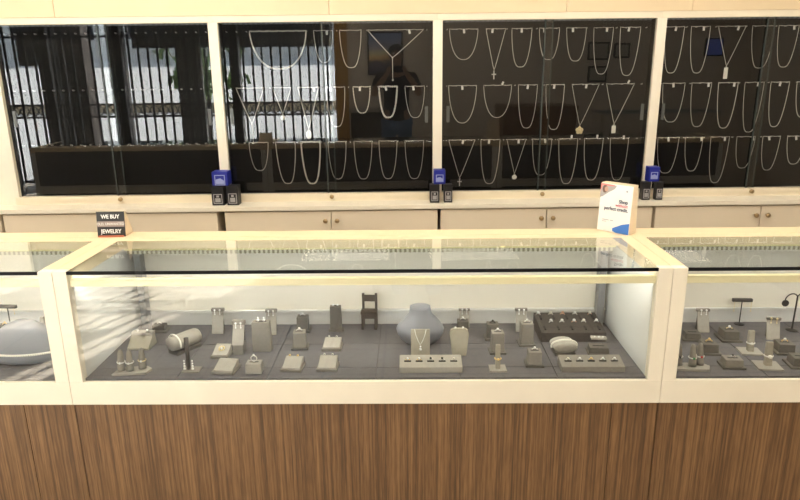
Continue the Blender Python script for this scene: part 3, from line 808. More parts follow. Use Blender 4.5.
def pillow(u, v, wpx, lpx, label, blabel, rz=0, bm_='pearl', at=-.12, sz=.45):
    """cushion roll lying with its axis pointing away from the viewer; a bangle arches over it"""
    x, y, s = spot(u, v); r = wpx/s*.5; L = lpx/s*1.35; y += L*.5
    t = thing('bracelet_pillow', label, 'bracelet stand', (x, y, ZD), rz, 'bracelet pillows')
    MB().box(-r*.8, r*.8, -L*.46, L*.46, 0, .012, .002).done('base_plate', 'leather_dark', t)
    mx = T4((0, 0, .0115+r*.93*sz)) @ Matrix.Diagonal((1, 1, sz, 1)) @ RX(PI/2)
    prof = [(.001, -L*.5), (r*.80, -L*.49), (r*.91, -L*.43), (r*.93, -L*.2), (r*.93, 0), (r*.93, L*.2), (r*.91, L*.45), (r*.84, L*.495), (.001, L*.5)]
    MB().lathe(prof, 28, mx).done('cushion', 'leather_light', t, True)
    zc = .0115+r*.93*sz; k = r*.93+.0036
    b = tag(MB().tube([(k*math.cos(PI*(-.10+1.2*a/24)), L*at, zc+(k*sz+.001)*math.sin(PI*(-.10+1.2*a/24))) for a in range(25)], .003, 8).done('bracelet', bm_, None, True, (x, y, ZD)), blabel, 'bracelet', 'bangles on pillows')
    b.rotation_euler = (0, 0, rz)
    return t

def slab_tray(u, v, wpx, hpx, label, items, m='leather_light', rz=0):
    x, y, s = spot(u, v); w = wpx/s; d = hpx/s/.9*1.9; h = .018; y += d*.5
    t = thing('ring_slab', label, 'ring tray', (x, y, ZD), rz, 'low ring slabs')
    MB().prism([(-d*.5, 0), (d*.5, 0), (d*.5, h*1.7), (-d*.46, h)], 'x', -w*.5, w*.5, .0015).done('slab', m, t)
    n = len(items)
    for k, (lb, metal, gem) in enumerate(items):
        fx = -w*.5+w*(k+.7)/(n+.4)
        zt = h*1.38
        MB().box(fx-.011, fx+.011, -.0035, .0035, zt-.003, zt+.0012, .0005, RX(0)).done('slot', 'slot_black', t)
        ring(x+fx, y+.001, ZD+zt+.0014, lb, rz, metal, gem, .0062, .0042)
    return t

# -- middle showcase, left to right
finger_tray(130, 375.5, 37, 22, 'pale platform with three ring fingers at the left end of the middle showcase', .12,
    [(-.30, .0, 'ring on the left finger of the pale platform in the middle showcase', 'silver', 'diamond'), (-.06, -.12, 'ring on the centre finger of the pale platform in the middle showcase', 'silver', 'diamond'), (.24, .12, 'ring on the right finger of the pale platform in the middle showcase', 'gold_pale', 'diamond')])
x, y, s = spot(138.5, 350.5); w = 22/s
t = thing('earring_box', 'tan slanted earring box behind the pale three-finger platform', 'earring stand', (x, y+.03, ZD), -.05)
MB().prism([(-.03, 0), (.04, 0), (.03, .040), (.012, .040), (-.03, .008)], 'x', -w/2, w/2, .0015).done('ramp', 'suede_tan', t)
MB().box(-w*.5, w*.5, .008, .034, .0402, .050, .001).done('head', 'leather_light', t)
e = thing('earrings', 'pair of round studs on the tan slanted box at left', 'earrings', (x, y+.05, ZD+.0505), 0, 'earrings on show')
for sx in (-1, 1): MB().ico((sx*w*.22, 0, .003), .0045, 1).done('stud', 'diamond', e)
ring_block(158, 333, 13, 6.5, 4, 'dark low ring box against the back at the left of the middle showcase', True, 'charcoal', 0, ('ring on the dark low box at the back left', 'silver', 'diamond', .8))
pillow(180, 356, 19, 24, 'light grey round bracelet pillow at left of the middle showcase', 'pale bangle around the round pillow at left of the middle showcase', -.62, at=-.34, sz=.85)
# dark necklace/ring post with pale beads
x, y, s = spot(190, 373)
t = thing('ring_post', 'slim black ring post in front of the round bracelet pillow', 'ring stand', (x, y+.02, ZD))
MB().box(-.028, .028, -.02, .02, 0, .004, .001).done('base_plate', 'leather_grey', t)
MB().tube([(-.01, 0, .004), (-.01, .004, .11)], [.006, .0075], 10).done('post', 'charcoal', t, True)
t = thing('bead_earrings', 'pale bead drop earrings beside the slim black post', 'earrings', (x, y+.012, ZD+.0045), 0, 'earrings on show')
for sx in (-1, 1):
    g = MB()
    for k in range(4): g.ico((sx*.013-.006, -.003, .006+.009*k), .0048-.0005*k, 1)
    g.done('earring', 'diamond', t)
earring_stand(217.5, 334, 11.5, 26, 'upright grey earring stand tallest at left, before the white back panel', 'drop earrings on the tallest upright stand at left')
earring_stand(238.5, 355, 11.5, 35, 'grey earring stand raised on a block, left of the wide grey block', 'drop earrings on the raised stand left of the wide block', foot=.035)
wedge(220, 359, 18, 18, 'slanted cushion with a gold brooch at left of the middle showcase', 'round pale gold brooch lying on a slanted cushion', shape='brooch', rz=-.1)
wedge(223.5, 375, 23, 19, 'empty slanted cushion at the front, left of the low ring box', rz=-.12)
t_, x, y, h = ring_block(253.5, 374.5, 16, 10, 5, 'low grey ring box at the front, below the wide grey block', False, 'leather_light')
ring(x, y, ZD+h+.0008, 'large ring standing on the low box at the front left', 0, 'silver', 'diamond', .0095, .004, sunk=False)
t_, x, y, h = ring_block(262, 352, 18.5, 28, 2.6, 'wide tall grey block with two drop earrings', False, 'leather_grey', tall=True)
e = thing('earrings', 'crystal drop earrings on the wide tall grey block', 'earrings', (x, y, ZD+h+.0008), 0, 'earrings on show')
for sx in (-.6, .8): MB().ico((sx*.014, -.005, .006), .005, 1).ico((sx*.014, -.006, .014), .0035, 1).done('earring', 'diamond', e)
earring_stand(271, 335, 10.5, 26, 'narrow earring stand standing behind the wide grey block', 'single pale earrings on the narrow stand behind the wide block')
ring_block(302.3, 333, 11.5, 14, 4.5, 'dark ring block at the back, right of the wide grey block', True, 'leather_dark', 0, ('ring on the dark block at the back left of centre', 'silver', 'diamond', 1))
ring_block(299, 350.5, 12.8, 16, 5, 'grey ring block standing before the dark back block, left of centre', True, 'leather_grey', .08, ('large pearl ring on the grey block left of centre', 'silver', 'pearl', 1.1))
wedge(291.5, 372.5, 21, 19, 'slanted cushion at the front below the two stacked-looking ring blocks', 'studs on the front slanted cushion left of centre', 'gold', rz=-.1)
wedge(327, 372, 21, 19.5, 'slanted cushion at the front, directly below another slanted cushion', 'studs on the front slanted cushion nearest the centre', 'silver', rz=-.04)
wedge(331.5, 351.5, 19.5, 17, 'slanted cushion behind the front one, below the tall pedestal', 'studs on the slanted cushion below the tall pedestal', 'silver', rz=-.04)
t_, x, y, h = ring_block(336, 332, 11.6, 24, 2.2, 'tall slim grey pedestal left of the miniature chair', True, 'leather_dark', tall=True)
e = thing('earrings', 'twin studs on the tall slim pedestal beside the miniature chair', 'earrings', (x, y, ZD+h+.0008), 0, 'earrings on show')
for sx in (-1, 1): MB().ico((sx*.008, -.003, .004), .0045, 1).done('stud', 'diamond', e)
# miniature chair
x, y, s = spot(369.5, 330); w = 15/s; h = 32/s/VH; d = w*.75; hs_ = h*.46
t = thing('miniature_chair', 'dark wooden miniature chair standing against the white back panel', 'miniature chair', (x, y+d*.5, ZD), -.05)
MB().box(-w*.55, w*.52, -d*.5, d*.5, hs_, hs_+.010, .0015).done('seat', 'dark_wood', t)
for sx in (-1, 1):
    MB().box(sx*w*.43-.0045, sx*w*.43+.0045, -d*.46, -d*.46+.009, 0, hs_).done('leg', 'dark_wood', t)
    MB().box(sx*w*.43-.0045, sx*w*.43+.0045, d*.40-.0045, d*.40+.0045, 0, h, .001).done('back_leg', 'dark_wood', t)
MB().box(-w*.42, w*.42, d*.40-.003, d*.40+.003, h*.76, h*.95, .001).done('back_slat', 'dark_wood', t)
MB().box(-w*.42, w*.42, -d*.45, -d*.45+.006, hs_*.72, hs_-.0005).done('apron', 'dark_wood', t)
# neck bust
x, y, s = spot(420.3, 346); R_ = 24/s; h = 37/s/VH
t = thing('neck_bust', 'grey silk neck bust with sloping shoulders in the middle showcase', 'necklace stand', (x, y+R_*.32, ZD+.004))
prof = []
for rr, zz in ((.55, 0), (.68, .05), (.86, .17), (.97, .30), (1.0, .39), (.95, .47), (.82, .58), (.68, .68), (.54, .77), (.46, .85), (.43, .95), (.42, 1.0)):
    prof.append((R_*rr, h*zz))
g = MB().lathe(prof+[(R_*.38, h*.995), (.001, h*.985)], 36, sx=1, sy=.58, mx=RX(.14)); g.done('bust', 'bust_silk', t, True)
MB().lathe([(R_*.40, h*.99), (R_*.43, h*1.0), (R_*.40, h*1.012), (.001, h*1.006)], 30, sx=1, sy=.58, mx=RX(.14)).done('neck_cap', 'bust_silk', t, True)
# slab with a necklace, in front of the bust
x, y, s = spot(420.5, 358); w = 19/s; h = 25/s/VH
t = thing('necklace_ramp', 'small upright tan slab standing in front of the neck bust', 'necklace stand', (x, y+.014, ZD))
MB().prism([(-.012, 0), (.012, 0), (.016, h), (.010, h), (-.012, .004)], 'x', -w*.5, w*.5, .0012).done('slab', 'suede_tan', t)
n_ = thing('necklace', 'fine chain necklace with drop pendant on the tan slab before the bust', 'necklace', (x, y+.023, ZD+h+.001), group='necklaces in the showcase')
def onslab(px_, f): return (px_, -.019*f-.0022, -h*f*.95)
MB().tube([onslab(-w*.30, .0), onslab(-w*.24, .2), onslab(-w*.12, .42), onslab(-.001, .58), onslab(w*.12, .42), onslab(w*.24, .2), onslab(w*.30, .0)], .0011, 6).done('chain', 'silver', n_, True)
MB().ico(onslab(0, .64), .0035, 1).ico(onslab(0, .74), .005, 1).done('pendant', 'diamond', n_)
# tapered slab
x, y, s = spot(459.5, 358); w = 19/s; h = 26/s/VH
t = thing('pendant_stand', 'tapered tan pendant stand right of the neck bust', 'pendant stand', (x, y+.014, ZD))
MB().prism([(-w*.36, .004), (w*.36, .004), (w*.5, h*.80), (w*.44, h*.95), (w*.3, h), (-w*.3, h), (-w*.44, h*.95), (-w*.5, h*.80)], 'y', -.010, .012, .0012, RX(-.18)).done('slab', 'suede_tan', t)
e = thing('earrings', 'pair of studs on top of the tapered tan stand', 'earrings', (x, y+.016+.0, ZD+h*.99), 0, 'earrings on show')
for sx in (-1, 1): MB().ico((sx*w*.2, .016, .001), .004, 1).done('stud', 'diamond', e)
slab_tray(431, 373, 63, 10.5, 'long pale ring slab in front of the neck bust', [('first ring from left in the slab before the bust', 'gold', 'diamond'), ('second ring from left in the slab before the bust', 'gold', 'diamond'), ('middle ring in the slab before the bust', 'silver', 'gem_black'), ('fourth ring from left in the slab before the bust', 'silver', 'gem_black'), ('rightmost ring in the slab before the bust', 'silver', 'pearl')])
ring_block(463, 332, 11.5, 10, 4, 'low ring block at the back behind the tapered tan stand', False, 'leather_dark', 0, ('ring on the low block behind the tapered stand', 'silver', 'diamond', 1))
earring_stand(464.5, 327.5, 10, 19, 'earring stand with grey head rising behind the tapered tan stand', 'drop earrings on the stand behind the tapered tan stand')
ring_block(493, 341, 12, 15, 4.5, 'dark-topped ring block at the back right of the tapered stand', True, 'leather_dark', 0, ('black ring on the block right of the tapered stand', 'gem_black', 'gem_black', .9))
ring_block(498, 355, 12.6, 20, 5, 'tall grey ring block standing behind the gold ring finger', True, 'leather_grey', .03, ('ring on the tall block behind the gold ring finger', 'silver', 'diamond', 1), tall=True)
single_finger(498.5, 372.5, 17, 24, 'tan ring finger on a pale plate at the front right of centre', 'gold ring around the tan finger at the front right of centre', 'gold', 'gold')
earring_stand(521.5, 332, 11, 24, 'upright earring stand at the back left of the black ring tray', 'drop earrings on the stand left of the black tray')
ring_block(527.3, 347, 12.6, 21, 5, 'tall grey ring block beside the left edge of the black tray', True, 'leather_grey', .03, ('twin stone ring on the block beside the black tray', 'silver', 'diamond', 1.05), tall=True)
ring_block(535.5, 368, 14, 14, 5.5, 'grey ring block in front of the black tray, left of the bangle pillow', True, 'leather_grey', -.05, ('ring on the front block left of the bangle pillow', 'silver', 'diamond', 1))
# black ring tray
P_ = atz(541, 342, ZD); Q_ = atz(606, 342, ZD)
x = (P_.x+Q_.x)/2; y = (P_.y+Q_.y)/2; w = (Q_.x-P_.x); s = px_per_m((x, y, ZD)); h = 9/s/VH; d = .155
t = thing('ring_tray', 'black slotted ring tray at the right of the middle showcase', 'ring tray', (x, y+d*.5, ZD))
zf, zr = h, h*1.45
MB().prism([(-d*.5, 0), (d*.5, 0), (d*.5, zr), (-d*.5, zf)], 'x', -w*.5, w*.5, .0015).done('tray', 'charcoal', t)
def trayz(yy): return zf+(zr-zf)*(yy+d*.5)/d
for k in range(5):
    fx = -w*.42+w*.84*k/4
    for r_, yy in ((0, d*.30), (1, -d*.22)):
        z = trayz(yy)
        MB().box(fx-.003, fx+.003, yy-.024, yy+.024, z-.004, z+.0008, mx=None).done('slot', 'slot_black', t)
for r_, yy, xs_ in ((0, d*.36, (.06, .27, .47, .68, .93)), (1, -d*.02, (.22, .40, .60, .76, .97))):
    for k, fx in enumerate(xs_):
        met, gem = [('silver', 'diamond'), ('silver', 'pearl'), ('rose_gold', 'rose_gold'), ('silver', 'diamond'), ('rose_gold', 'pearl'), ('silver', 'diamond'), ('silver', 'diamond'), ('rose_gold', 'diamond'), ('silver', 'pearl'), ('silver', 'diamond')][r_*5+k]
        ring(x-w*.5+w*fx*.96, y+d*.5+yy, ZD+trayz(yy)+.001, '%s ring from left in the %s row of the black tray' % (ORD[k], ('back', 'front')[r_]), random.uniform(-.4, .4), met, gem, .0075, .0062)
pillow(565, 356.5, 26, 14, 'pale bracelet pillow in front of the black ring tray', 'pale bangle around the pillow before the black tray', .08)
ring_block(600, 356, 19.5, 7, 6, 'dark low box right of the bangle pillow', True, 'leather_dark', -.1, None, grow=1.12)
x, y, s = spot(600, 349)
t = thing('earring_card', 'small pale earring card lying on the dark low box', 'earring card', (x, y+.024, ZD+.0275), -.1)
MB().box(-.026, .026, -.012, .012, 0, .006, .001).done('card', 'leather_light', t)
for sx in (-1, 0, 1): MB().ico((sx*.014, 0, .007), .0032, 1).done('stud', 'diamond', t)
slab_tray(593.5, 372.5, 63, 10, 'long grey ring slab at the front right of the middle showcase', [('first ring from left in the front right slab', 'silver', 'pearl'), ('second ring from left in the front right slab', 'silver', 'diamond'), ('gold ring in the middle of the front right slab', 'gold', 'gold'), ('fourth ring from left in the front right slab', 'silver', 'diamond'), ('rightmost ring in the front right slab', 'silver', 'diamond')], 'leather_grey')

# -- right showcase
earring_stand(703.8, 332.5, 11.5, 24, 'upright earring stand at the back left of the right showcase', 'cluster earrings on the back stand in the right showcase')
ring_block(694.5, 342, 15, 7, 5, 'low empty ring block at the left of the right showcase', True, 'leather_dark', -.12, None)
ring_block(733, 343, 15, 9.5, 7, 'ring block below the T-bar stand in the right showcase', True, 'leather_dark', -.05, ('gold-edged ring on the block below the T-bar stand', 'gold_pale', 'diamond', 1.1))
ring_block(712.5, 356, 15, 9.5, 7, 'ring block with a gold ball ring in the right showcase', True, 'leather_dark', -.08, ('gold ball ring on a block in the right showcase', 'gold', 'gold', 1.15))
ring_block(735.5, 370, 18, 8.5, 6, 'low ring block at the front of the right showcase', True, 'leather_grey', -.08, ('dark stone ring on the front block of the right showcase', 'silver', 'gem_black', .8), grow=1.25)
finger_tray(695, 371.5, 36, 23, 'grey platform with three ring fingers in the right showcase', -.06,
    [(-.36, .1, 'black stone ring on the left finger in the right showcase', 'silver', 'gem_black'), (.0, -.05, 'green stone ring on the centre finger in the right showcase', 'silver', 'gem_green'), (.24, .2, 'red stone ring on the right finger in the right showcase', 'silver', 'gem_red')])
single_finger(754, 356, 21, 21, 'pale ring finger right of the low blocks in the right showcase', 'silver ring around the finger right of the low blocks', 'silver', 'pearl', -.1, gs=1.2)
single_finger(772.5, 371, 24, 24, 'pale ring finger at the front right of the right showcase', 'wide silver ring around the front finger in the right showcase', 'silver', 'pearl', -.12, gs=1.6)
earring_stand(774, 340, 12, 23, 'slanted earring stand leaning beside the earring tree', 'round gold earrings on the slanted stand beside the tree', gem='gold_pale', rz=-.2)
ring_block(789, 356, 15.5, 9.5, 7, 'ring block under the earring tree in the right showcase', True, 'leather_dark', -.1, ('gold ring on the block under the earring tree', 'gold', 'pearl', 1.1))
ring_block(805, 370, 18, 9.5, 7, 'ring block at the right edge of the picture', True, 'leather_dark', -.1, None)
# T-bar stand
def tbar(u, v, vt, wpx, label, elab, drop):
    x, y, s = spot(u, v); h = (v-vt)/s/VH; w = wpx/s
    t = thing('earring_bar_stand', label, 'earring stand', (x, y, ZD), -.06, 'T-bar earring stands')
    MB().lathe([(.018, 0), (.017, .003), (.004, .006)], 16).done('base_plate', 'black_metal', t)
    MB().tube([(0, 0, .004), (0, 0, h-.008)], .002, 8).done('pole', 'black_metal', t)
    MB().box(-w*.5, w*.5, -.006, .006, h-.012, h, .0015).done('bar', 'charcoal', t)
    e = thing('earrings', elab, 'earrings', (x, y-.0085, ZD+h-.012), -.06, 'earrings on show')
    for sx in (-.42, .42):
        MB().tube([(sx*w, 0, .002), (sx*w, 0, -drop/s)], .0008, 5).ico((sx*w, 0, -drop/s), .0028, 1).done('earring', 'gold_pale', e)
tbar(739, 324, 299.5, 19, 'black T-bar earring stand at the back of the right showcase', 'thin drop earrings hanging from the right T-bar', 9)
tbar(12, 333, 306, 19, 'black T-bar earring stand in the left showcase', 'thin drop earrings hanging from the left T-bar', 5)
# earring tree
x, y, s = spot(793.5, 331.5); h = 35/s/VH
t = thing('earring_tree', 'black wire earring tree with curved arms in the right showcase', 'earring stand', (x, y+.012, ZD))
MB().lathe([(.020, 0), (.019, .003), (.004, .007)], 18).done('base_plate', 'black_metal', t)
MB().tube([(0, 0, .004), (.002, 0, h*.8), (.002, 0, h*.93)], .003, 8).done('pole', 'black_metal', t)
for sx in (-1, 1):
    a = [(.002, 0, h*.86)]
    for k in range(9): th = PI*k/8; a.append((sx*(.021-.021*math.cos(th))+.002, 0, h*.90+.02*math.sin(th)-(.012*k/8)))
    MB().tube(a, .0022, 7).done('arm', 'black_metal', t)
for sx, lb in ((-1, 'large dark disc earring hanging from the left arm of the earring tree'), (1, 'large dark disc earring hanging from the right arm of the earring tree')):
    e = thing('disc_earring', lb, 'earring', (x+sx*.042+.002, y+.008, ZD+h*.86), 0, 'disc earrings on the tree')
    MB().lathe([(.001, -.002), (.012, -.002), (.012, .002), (.001, .002)], 20, T4((0, 0, -.014)) @ RX(PI/2)).done('disc', 'black_metal', e)
    MB().tube([(-.004, 0, -.025), (-.006, 0, -.042)], .0014, 5).tube([(.004, 0, -.025), (.003, 0, -.036)], .0014, 5).done('dangle', 'silver', e)

# -- left showcase: low grey mound with a white bead arc and two finger stands
x, y, s = spot(14, 368); R_ = 44/s; h = 38/s/VH
t = thing('neck_bust', 'broad low grey mound in the left showcase', 'necklace stand', (x, y+.085, ZD), 0)
prof = [(R_*a, h*b) for a, b in ((.80, 0), (.95, .06), (1.0, .15), (.96, .28), (.85, .45), (.68, .64), (.50, .80), (.30, .93), (.12, .99), (.001, 1))]
MB().lathe(prof, 36, sx=1, sy=.55).done('bust', 'bust_silk', t, True)
pn = thing('bead_arc', 'white bead arc lying around the broad low mound at left', 'necklace', (x, y+.085, ZD), 0, 'necklaces in the showcase')
g = MB()
for k in range(60):
    a = PI*(1.02+.98*k/59)
    f = .30+.0*k; rr = R_*.965+.0052
    g.ico((rr*math.cos(a), rr*.55*math.sin(a)-.003, h*.30), .0048, 1)
g.done('strand', 'pearl', pn, True)
single_finger(40, 334, 15, 14, 'small ring finger beside the post in the left showcase', 'ring on the small finger in the left showcase', 'rose_gold', 'diamond')
ring_block(2, 336, 16, 8, 5, 'dark ring block at the left picture edge', True, 'charcoal', 0, ('gold ring on the block at the left picture edge', 'gold', 'gold', 1))

# ------------------------------------------------------------------ signs on the side rails
# black tent sign, left
p0 = atz(97, 237.5, ZTOP+.001); p1 = atz(126, 236, ZTOP+.001)
s = px_per_m((p0+p1)/2); w = (p1-p0).length*.5; h = 24.2/s/.965
t = thing('tent_sign', 'black WE BUY JEWELRY sign standing on the left side rail', 'sign', ((p0.x+p1.x)/2, (p0.y+p1.y)/2+.02, ZTOP+.001), .04, 'counter signs')
lean = .014
mxs = T4((0, -.02, 0)) @ RX(-.12)
MB().box(-w, w, 0, .004, 0, h, .0006, mxs).done('board', 'sign_black', t)
MB().box(-w*.9, w*.9, -.006, .004, -.0008, .004, 0, T4((0, -.02, .001))).done('red_lip', 'red_edge', t)
MB().prism([(-.014, 0), (.055, 0), (.055, .003), (.004, h*.98), (.0, h*.98)], 'x', w-.004, w, 0).box(-w, w, -.012, .055, 0, .002).prism([(.055, .0), (.051, 0), (.001+.002, h*.97), (.006, h*.97)], 'x', -w, w).done('holder', 'acrylic', t)
MB().box(-w*.97, w*.97, -.0012, -.0002, h*.40, h*.62, 0, mxs).done('band', 'sign_taupe', t)
rt = (PI/2-.12, 0, 0)
def sp(z, off): v = mxs @ Vector((0, -off, z)); return v
text('lettering', 'WE BUY', h*.215, 'letter_white', t, sp(h*.80, .001), rt, bold=.0005, sx=.90)
text('small_lettering', 'OLD, UNWANTED', h*.14, 'letter_grey', t, sp(h*.51, .002), rt, bold=.0003, sx=.92)
text('lettering', 'JEWELRY', h*.225, 'letter_white', t, sp(h*.21, .001), rt, bold=.0005, sx=.88)
# white credit sign, right
pL = atz(597.2, 229.5, ZTOP+.001); pR = atz(628.5, 235.5, ZTOP+.001)
c = (pL+pR)/2; s = px_per_m(c); w = (pR-pL).length*.5; h = 47/s/.985; rzs = math.atan2(pR.y-pL.y, pR.x-pL.x)
t = thing('credit_sign', 'white Shop without perfect credit sign standing on the right side rail', 'sign', (c.x, c.y+.004, ZTOP+.0012), rzs, 'counter signs')
mxs = RX(-.05)
MB().box(-w, w, 0, .003, 0, h, .0005, mxs).done('board', 'sign_white', t)
MB().prism([(.0035, 0), (h*.05+.0033, h*.99), (h*.05+.0033, h*1.012), (h*.05+.034, h*1.012), (.052, 0)], 'x', -w, w, .0006).done('stand', 'acrylic', t)
def q(poly, m, name, off=.0004):
    MB().prism(poly, 'y', -off-.0004, -off, 0, mxs).done(name, m, t)
pn_ = [(-w, h), (-w*.0, h*.975), (-w*.12, h*.90), (-w*.45, h*.83), (-w*.85, h*.72), (-w, h*.70)]
q(pn_, 'photo_grey', 'photo')
q([(-w, h), (-w*.1, h*.985), (-w*.2, h*.955), (-w*.9, h*.955), (-w, h*.80)], 'photo_pink', 'photo', .0009)
q([(-w*.78+.010*math.cos(k*PI/6)*1.0+.004, h*.885+.014*math.sin(k*PI/6)) for k in range(12)], 'photo_brown', 'photo', .0014)
q([(-w*.62+.007*math.cos(k*PI/6), h*.885+.009*math.sin(k*PI/6)) for k in range(12)], 'photo_skin', 'photo', .0019)
q([(w, 0), (w, h*.235), (w*.55, h*.19), (-w*.02, h*.085), (-w*.02, h*.03), (w*.2, 0)], 'sign_blue', 'corner_mark')
rt = (PI/2-.05, 0, 0)
def sp2(x, z, off): v = mxs @ Vector((x, -off, z)); return v
text('lettering', 'Shop', h*.10, 'ink_navy', t, sp2(w*.78, h*.655, .001), rt, 'RIGHT', .0005)
text('red_lettering', 'without', h*.088, 'ink_red', t, sp2(w*.80, h*.575, .001), rt, 'RIGHT', .0001)
text('lettering', 'perfect credit.', h*.10, 'ink_navy', t, sp2(w*.84, h*.49, .001), rt, 'RIGHT', .0003, sx=.95)
g = MB()
for k, (a, b) in enumerate(((-.72, -.30), (-.22, -.02))): g.box(w*a, w*b, -.0012, -.0004, h*.235, h*.25, 0, mxs)
g.box(-w*.72, -w*.45, -.0012, -.0004, h*.20, h*.212, 0, mxs)
g.done('fine_print', 'ink_grey', t)
MB().lathe([(.001, 0), (.0035, 0), (.0035, .0006), (.001, .0006)], 12, mxs @ T4((w*.66, -.0004, h*.885)) @ RX(PI/2)).done('logo', 'ink_grey', t)

# ------------------------------------------------------------------ the photographer (mirrored in the glass)
def skin_mesh(name, verts, edges, radii, m, parent, sub=2, root=0, post=None):
    me = bpy.data.meshes.new('tmp'); me.from_pydata(verts, edges, []); o = bpy.data.objects.new('tmp', me); COL.objects.link(o)
    md = o.modifiers.new('s', 'SKIN'); md.use_smooth_shade = True
    for i, r in enumerate(radii):
        d = me.skin_vertices[0].data[i]; d.radius = r if hasattr(r, '__len__') else (r, r); d.use_root = (i == root)
    o.modifiers.new('u', 'SUBSURF').levels = sub
    out = bpy.data.meshes.new_from_object(o.evaluated_get(bpy.context.evaluated_depsgraph_get()))
    bpy.data.objects.remove(o); bpy.data.meshes.remove(me)
    out.name = name; out.materials.clear(); out.materials.append(MATS[m])
    r = bpy.data.objects.new(name, out); COL.objects.link(r); r.parent = parent
    if post: post(out)
    for p in out.polygons: p.use_smooth = True
    return r
# local frame: the person looks along +y, feet at the origin; camera sits just ahead of the phone
PH = thing('person', 'person in black t-shirt and jeans holding up a phone, mirrored in the cabinet glass', 'person', (CX+.045, CY-.38, 0), .0)
V, E_, Rr = [], [], []
def add(p, r, par=None):
    V.append(p); Rr.append(r); i = len(V)-1
    if par is not None: E_.append((par, i))
    return i
pel = add((0, 0, .96), (.155, .105))
sp1 = add((0, .005, 1.12), (.135, .095), pel); sp2_ = add((0, 0, 1.30), (.155, .105), sp1); ch = add((0, -.005, 1.43), (.145, .095), sp2_)
nk = add((0, .0, 1.535), (.058, .058), ch); hb = add((0, .02, 1.615), (.062, .072), nk); hm = add((0, .025, 1.69), (.076, .095), hb); ht = add((0, .012, 1.765), (.058, .070), hm)
hands = {}
for sx in (-1, 1):
    sh = add((sx*.185, 0, 1.44), .058, ch); el = add((sx*.265, .10, 1.235), .043, sh); fm = add((sx*.19, .21, 1.37), .038, el); wr = add((sx*.105, .265, 1.475), .027, fm); pm = add((sx*.106, .292, 1.512), (.021, .034), wr)
    hands[sx] = pm
    hp = add((sx*.095, 0, .90), .095, pel); kn = add((sx*.105, .015, .50), .058, hp); an = add((sx*.11, -.02, .09), .040, kn); ft = add((sx*.125, .12, .04), .036, an)
    # fingers curl round the back edge of the phone, each its own chain of bones
    for k in range(4):
        z = 1.545-.017*k
        L = (.9, 1, .95, .8)[k]
        f1 = add((sx*.096, .318, z), .0088, pm); f2 = add((sx*.086, .342, z+.003), .0080, f1); f3 = add((sx*(.086-.026*L), .3455, z+.006), .0075, f2)
    th1 = add((sx*.082, .280, 1.530), .0105, pm); th2 = add((sx*.058, .296, 1.540), .0085, th1)
body = skin_mesh('body', V, E_, Rr, 'skin', PH, 2, pel)
# face
g = MB().ball((0, .125, 1.665), .013, (.8, 1.1, 1.5), 10)
for sx in (-1, 1): g.ball((sx*.082, .015, 1.675), .02, (.4, .8, 1.4), 10)
g.done('nose_and_ears', 'skin', PH, True)
for sx in (-1, 1): MB().ball((sx*.032, .108, 1.695), .011, (1.3, .7, .7), 10).done('eye', 'diamond', PH, True)
for sx in (-1, 1): MB().box(sx*.032-.018, sx*.032+.018, .105, .116, 1.712, 1.719, .002).done('eyebrow', 'hair', PH)
MB().ball((0, .112, 1.625), .02, (1.2, .4, .3), 10).done('mouth', 'photo_skin', PH, True)
g = MB().ball((0, -.008, 1.735), .085, (1.02, 1.18, .82), 20)
g.ball((0, -.035, 1.68), .075, (1.06, .95, 1.1), 18)
g.done('hair', 'hair', PH, True)
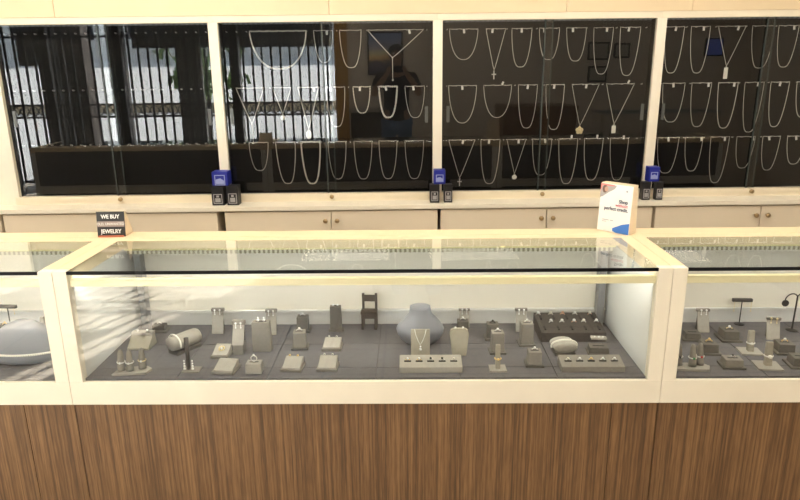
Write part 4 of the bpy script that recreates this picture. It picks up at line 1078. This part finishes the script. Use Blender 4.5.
# t-shirt
V2 = [(0, 0, .86), (0, 0, .98), (0, .005, 1.12), (0, 0, 1.30), (0, -.004, 1.44), (0, 0, 1.505), (-.185, 0, 1.442), (.185, 0, 1.442), (-.24, .065, 1.30), (.24, .065, 1.30)]
skin_mesh('t_shirt', V2, [(0, 1), (1, 2), (2, 3), (3, 4), (4, 5), (4, 6), (4, 7), (6, 8), (7, 9)], [(.175, .125), (.172, .122), (.160, .115), (.172, .122), (.160, .108), (.075, .072), .072, .072, .066, .066], 'shirt_black', PH, 2, 2)
V3 = [(0, 0, .95), (-.095, 0, .88), (.095, 0, .88), (-.105, .015, .50), (.105, .015, .50), (-.11, -.02, .085), (.11, -.02, .085)]
skin_mesh('jeans', V3, [(0, 1), (0, 2), (1, 3), (2, 4), (3, 5), (4, 6)], [(.165, .118), .105, .105, .072, .072, .062, .062], 'jeans', PH, 2, 0)
for sx in (-1, 1):
    g = MB().box(sx*.122-.045, sx*.122+.045, -.08, .175, 0, .075, .025, None, 3); g.done('shoe', 'shoe', PH, True)
# phone, held just behind the viewpoint
ph = thing('phone', 'black phone held up in both hands by the mirrored person', 'phone', (CX+.045, CY-.062, CZ-.012), 0)
MB().box(-.073, .073, -.0045, .0045, -.036, .036, .004, RX(-PITCH)).done('phone_body', 'phone_black', ph)
MB().lathe([(.001, 0), (.007, 0), (.007, .002), (.001, .002)], 16, RX(-PITCH) @ T4((-.045, .0048, .018)) @ RX(-PI/2)).done('phone_camera', 'gem_black', ph)

# ------------------------------------------------------------------ light
def sun(direction, strength, col, ang):
    d = bpy.data.lights.new('sun', 'SUN'); d.energy = strength; d.color = col; d.angle = ang
    o = bpy.data.objects.new('sun', d); COL.objects.link(o)
    o.rotation_euler = Vector(direction).to_track_quat('-Z', 'Y').to_euler(); return o
sun((-.32, .70, -.58), 76, (1, .95, .88), math.radians(.6))
wd = bpy.data.worlds.new('world'); S.world = wd; wd.use_nodes = True
bg = wd.node_tree.nodes['Background']
bg.inputs[0].default_value = (.78, .89, 1, 1); bg.inputs[1].default_value = 5.0      # bright, evenly hazy sky

S.view_settings.view_transform = 'Standard'; S.view_settings.look = 'None'; S.view_settings.gamma = 1
S.view_settings.use_curve_mapping = False; S.view_settings.exposure = 0
S.cycles.use_denoising = True; S.cycles.max_bounces = 10; S.cycles.diffuse_bounces = 4; S.cycles.glossy_bounces = 6
S.cycles.transparent_max_bounces = 24; S.cycles.caustics_reflective = False; S.cycles.caustics_refractive = False
S.cycles.sample_clamp_indirect = 6
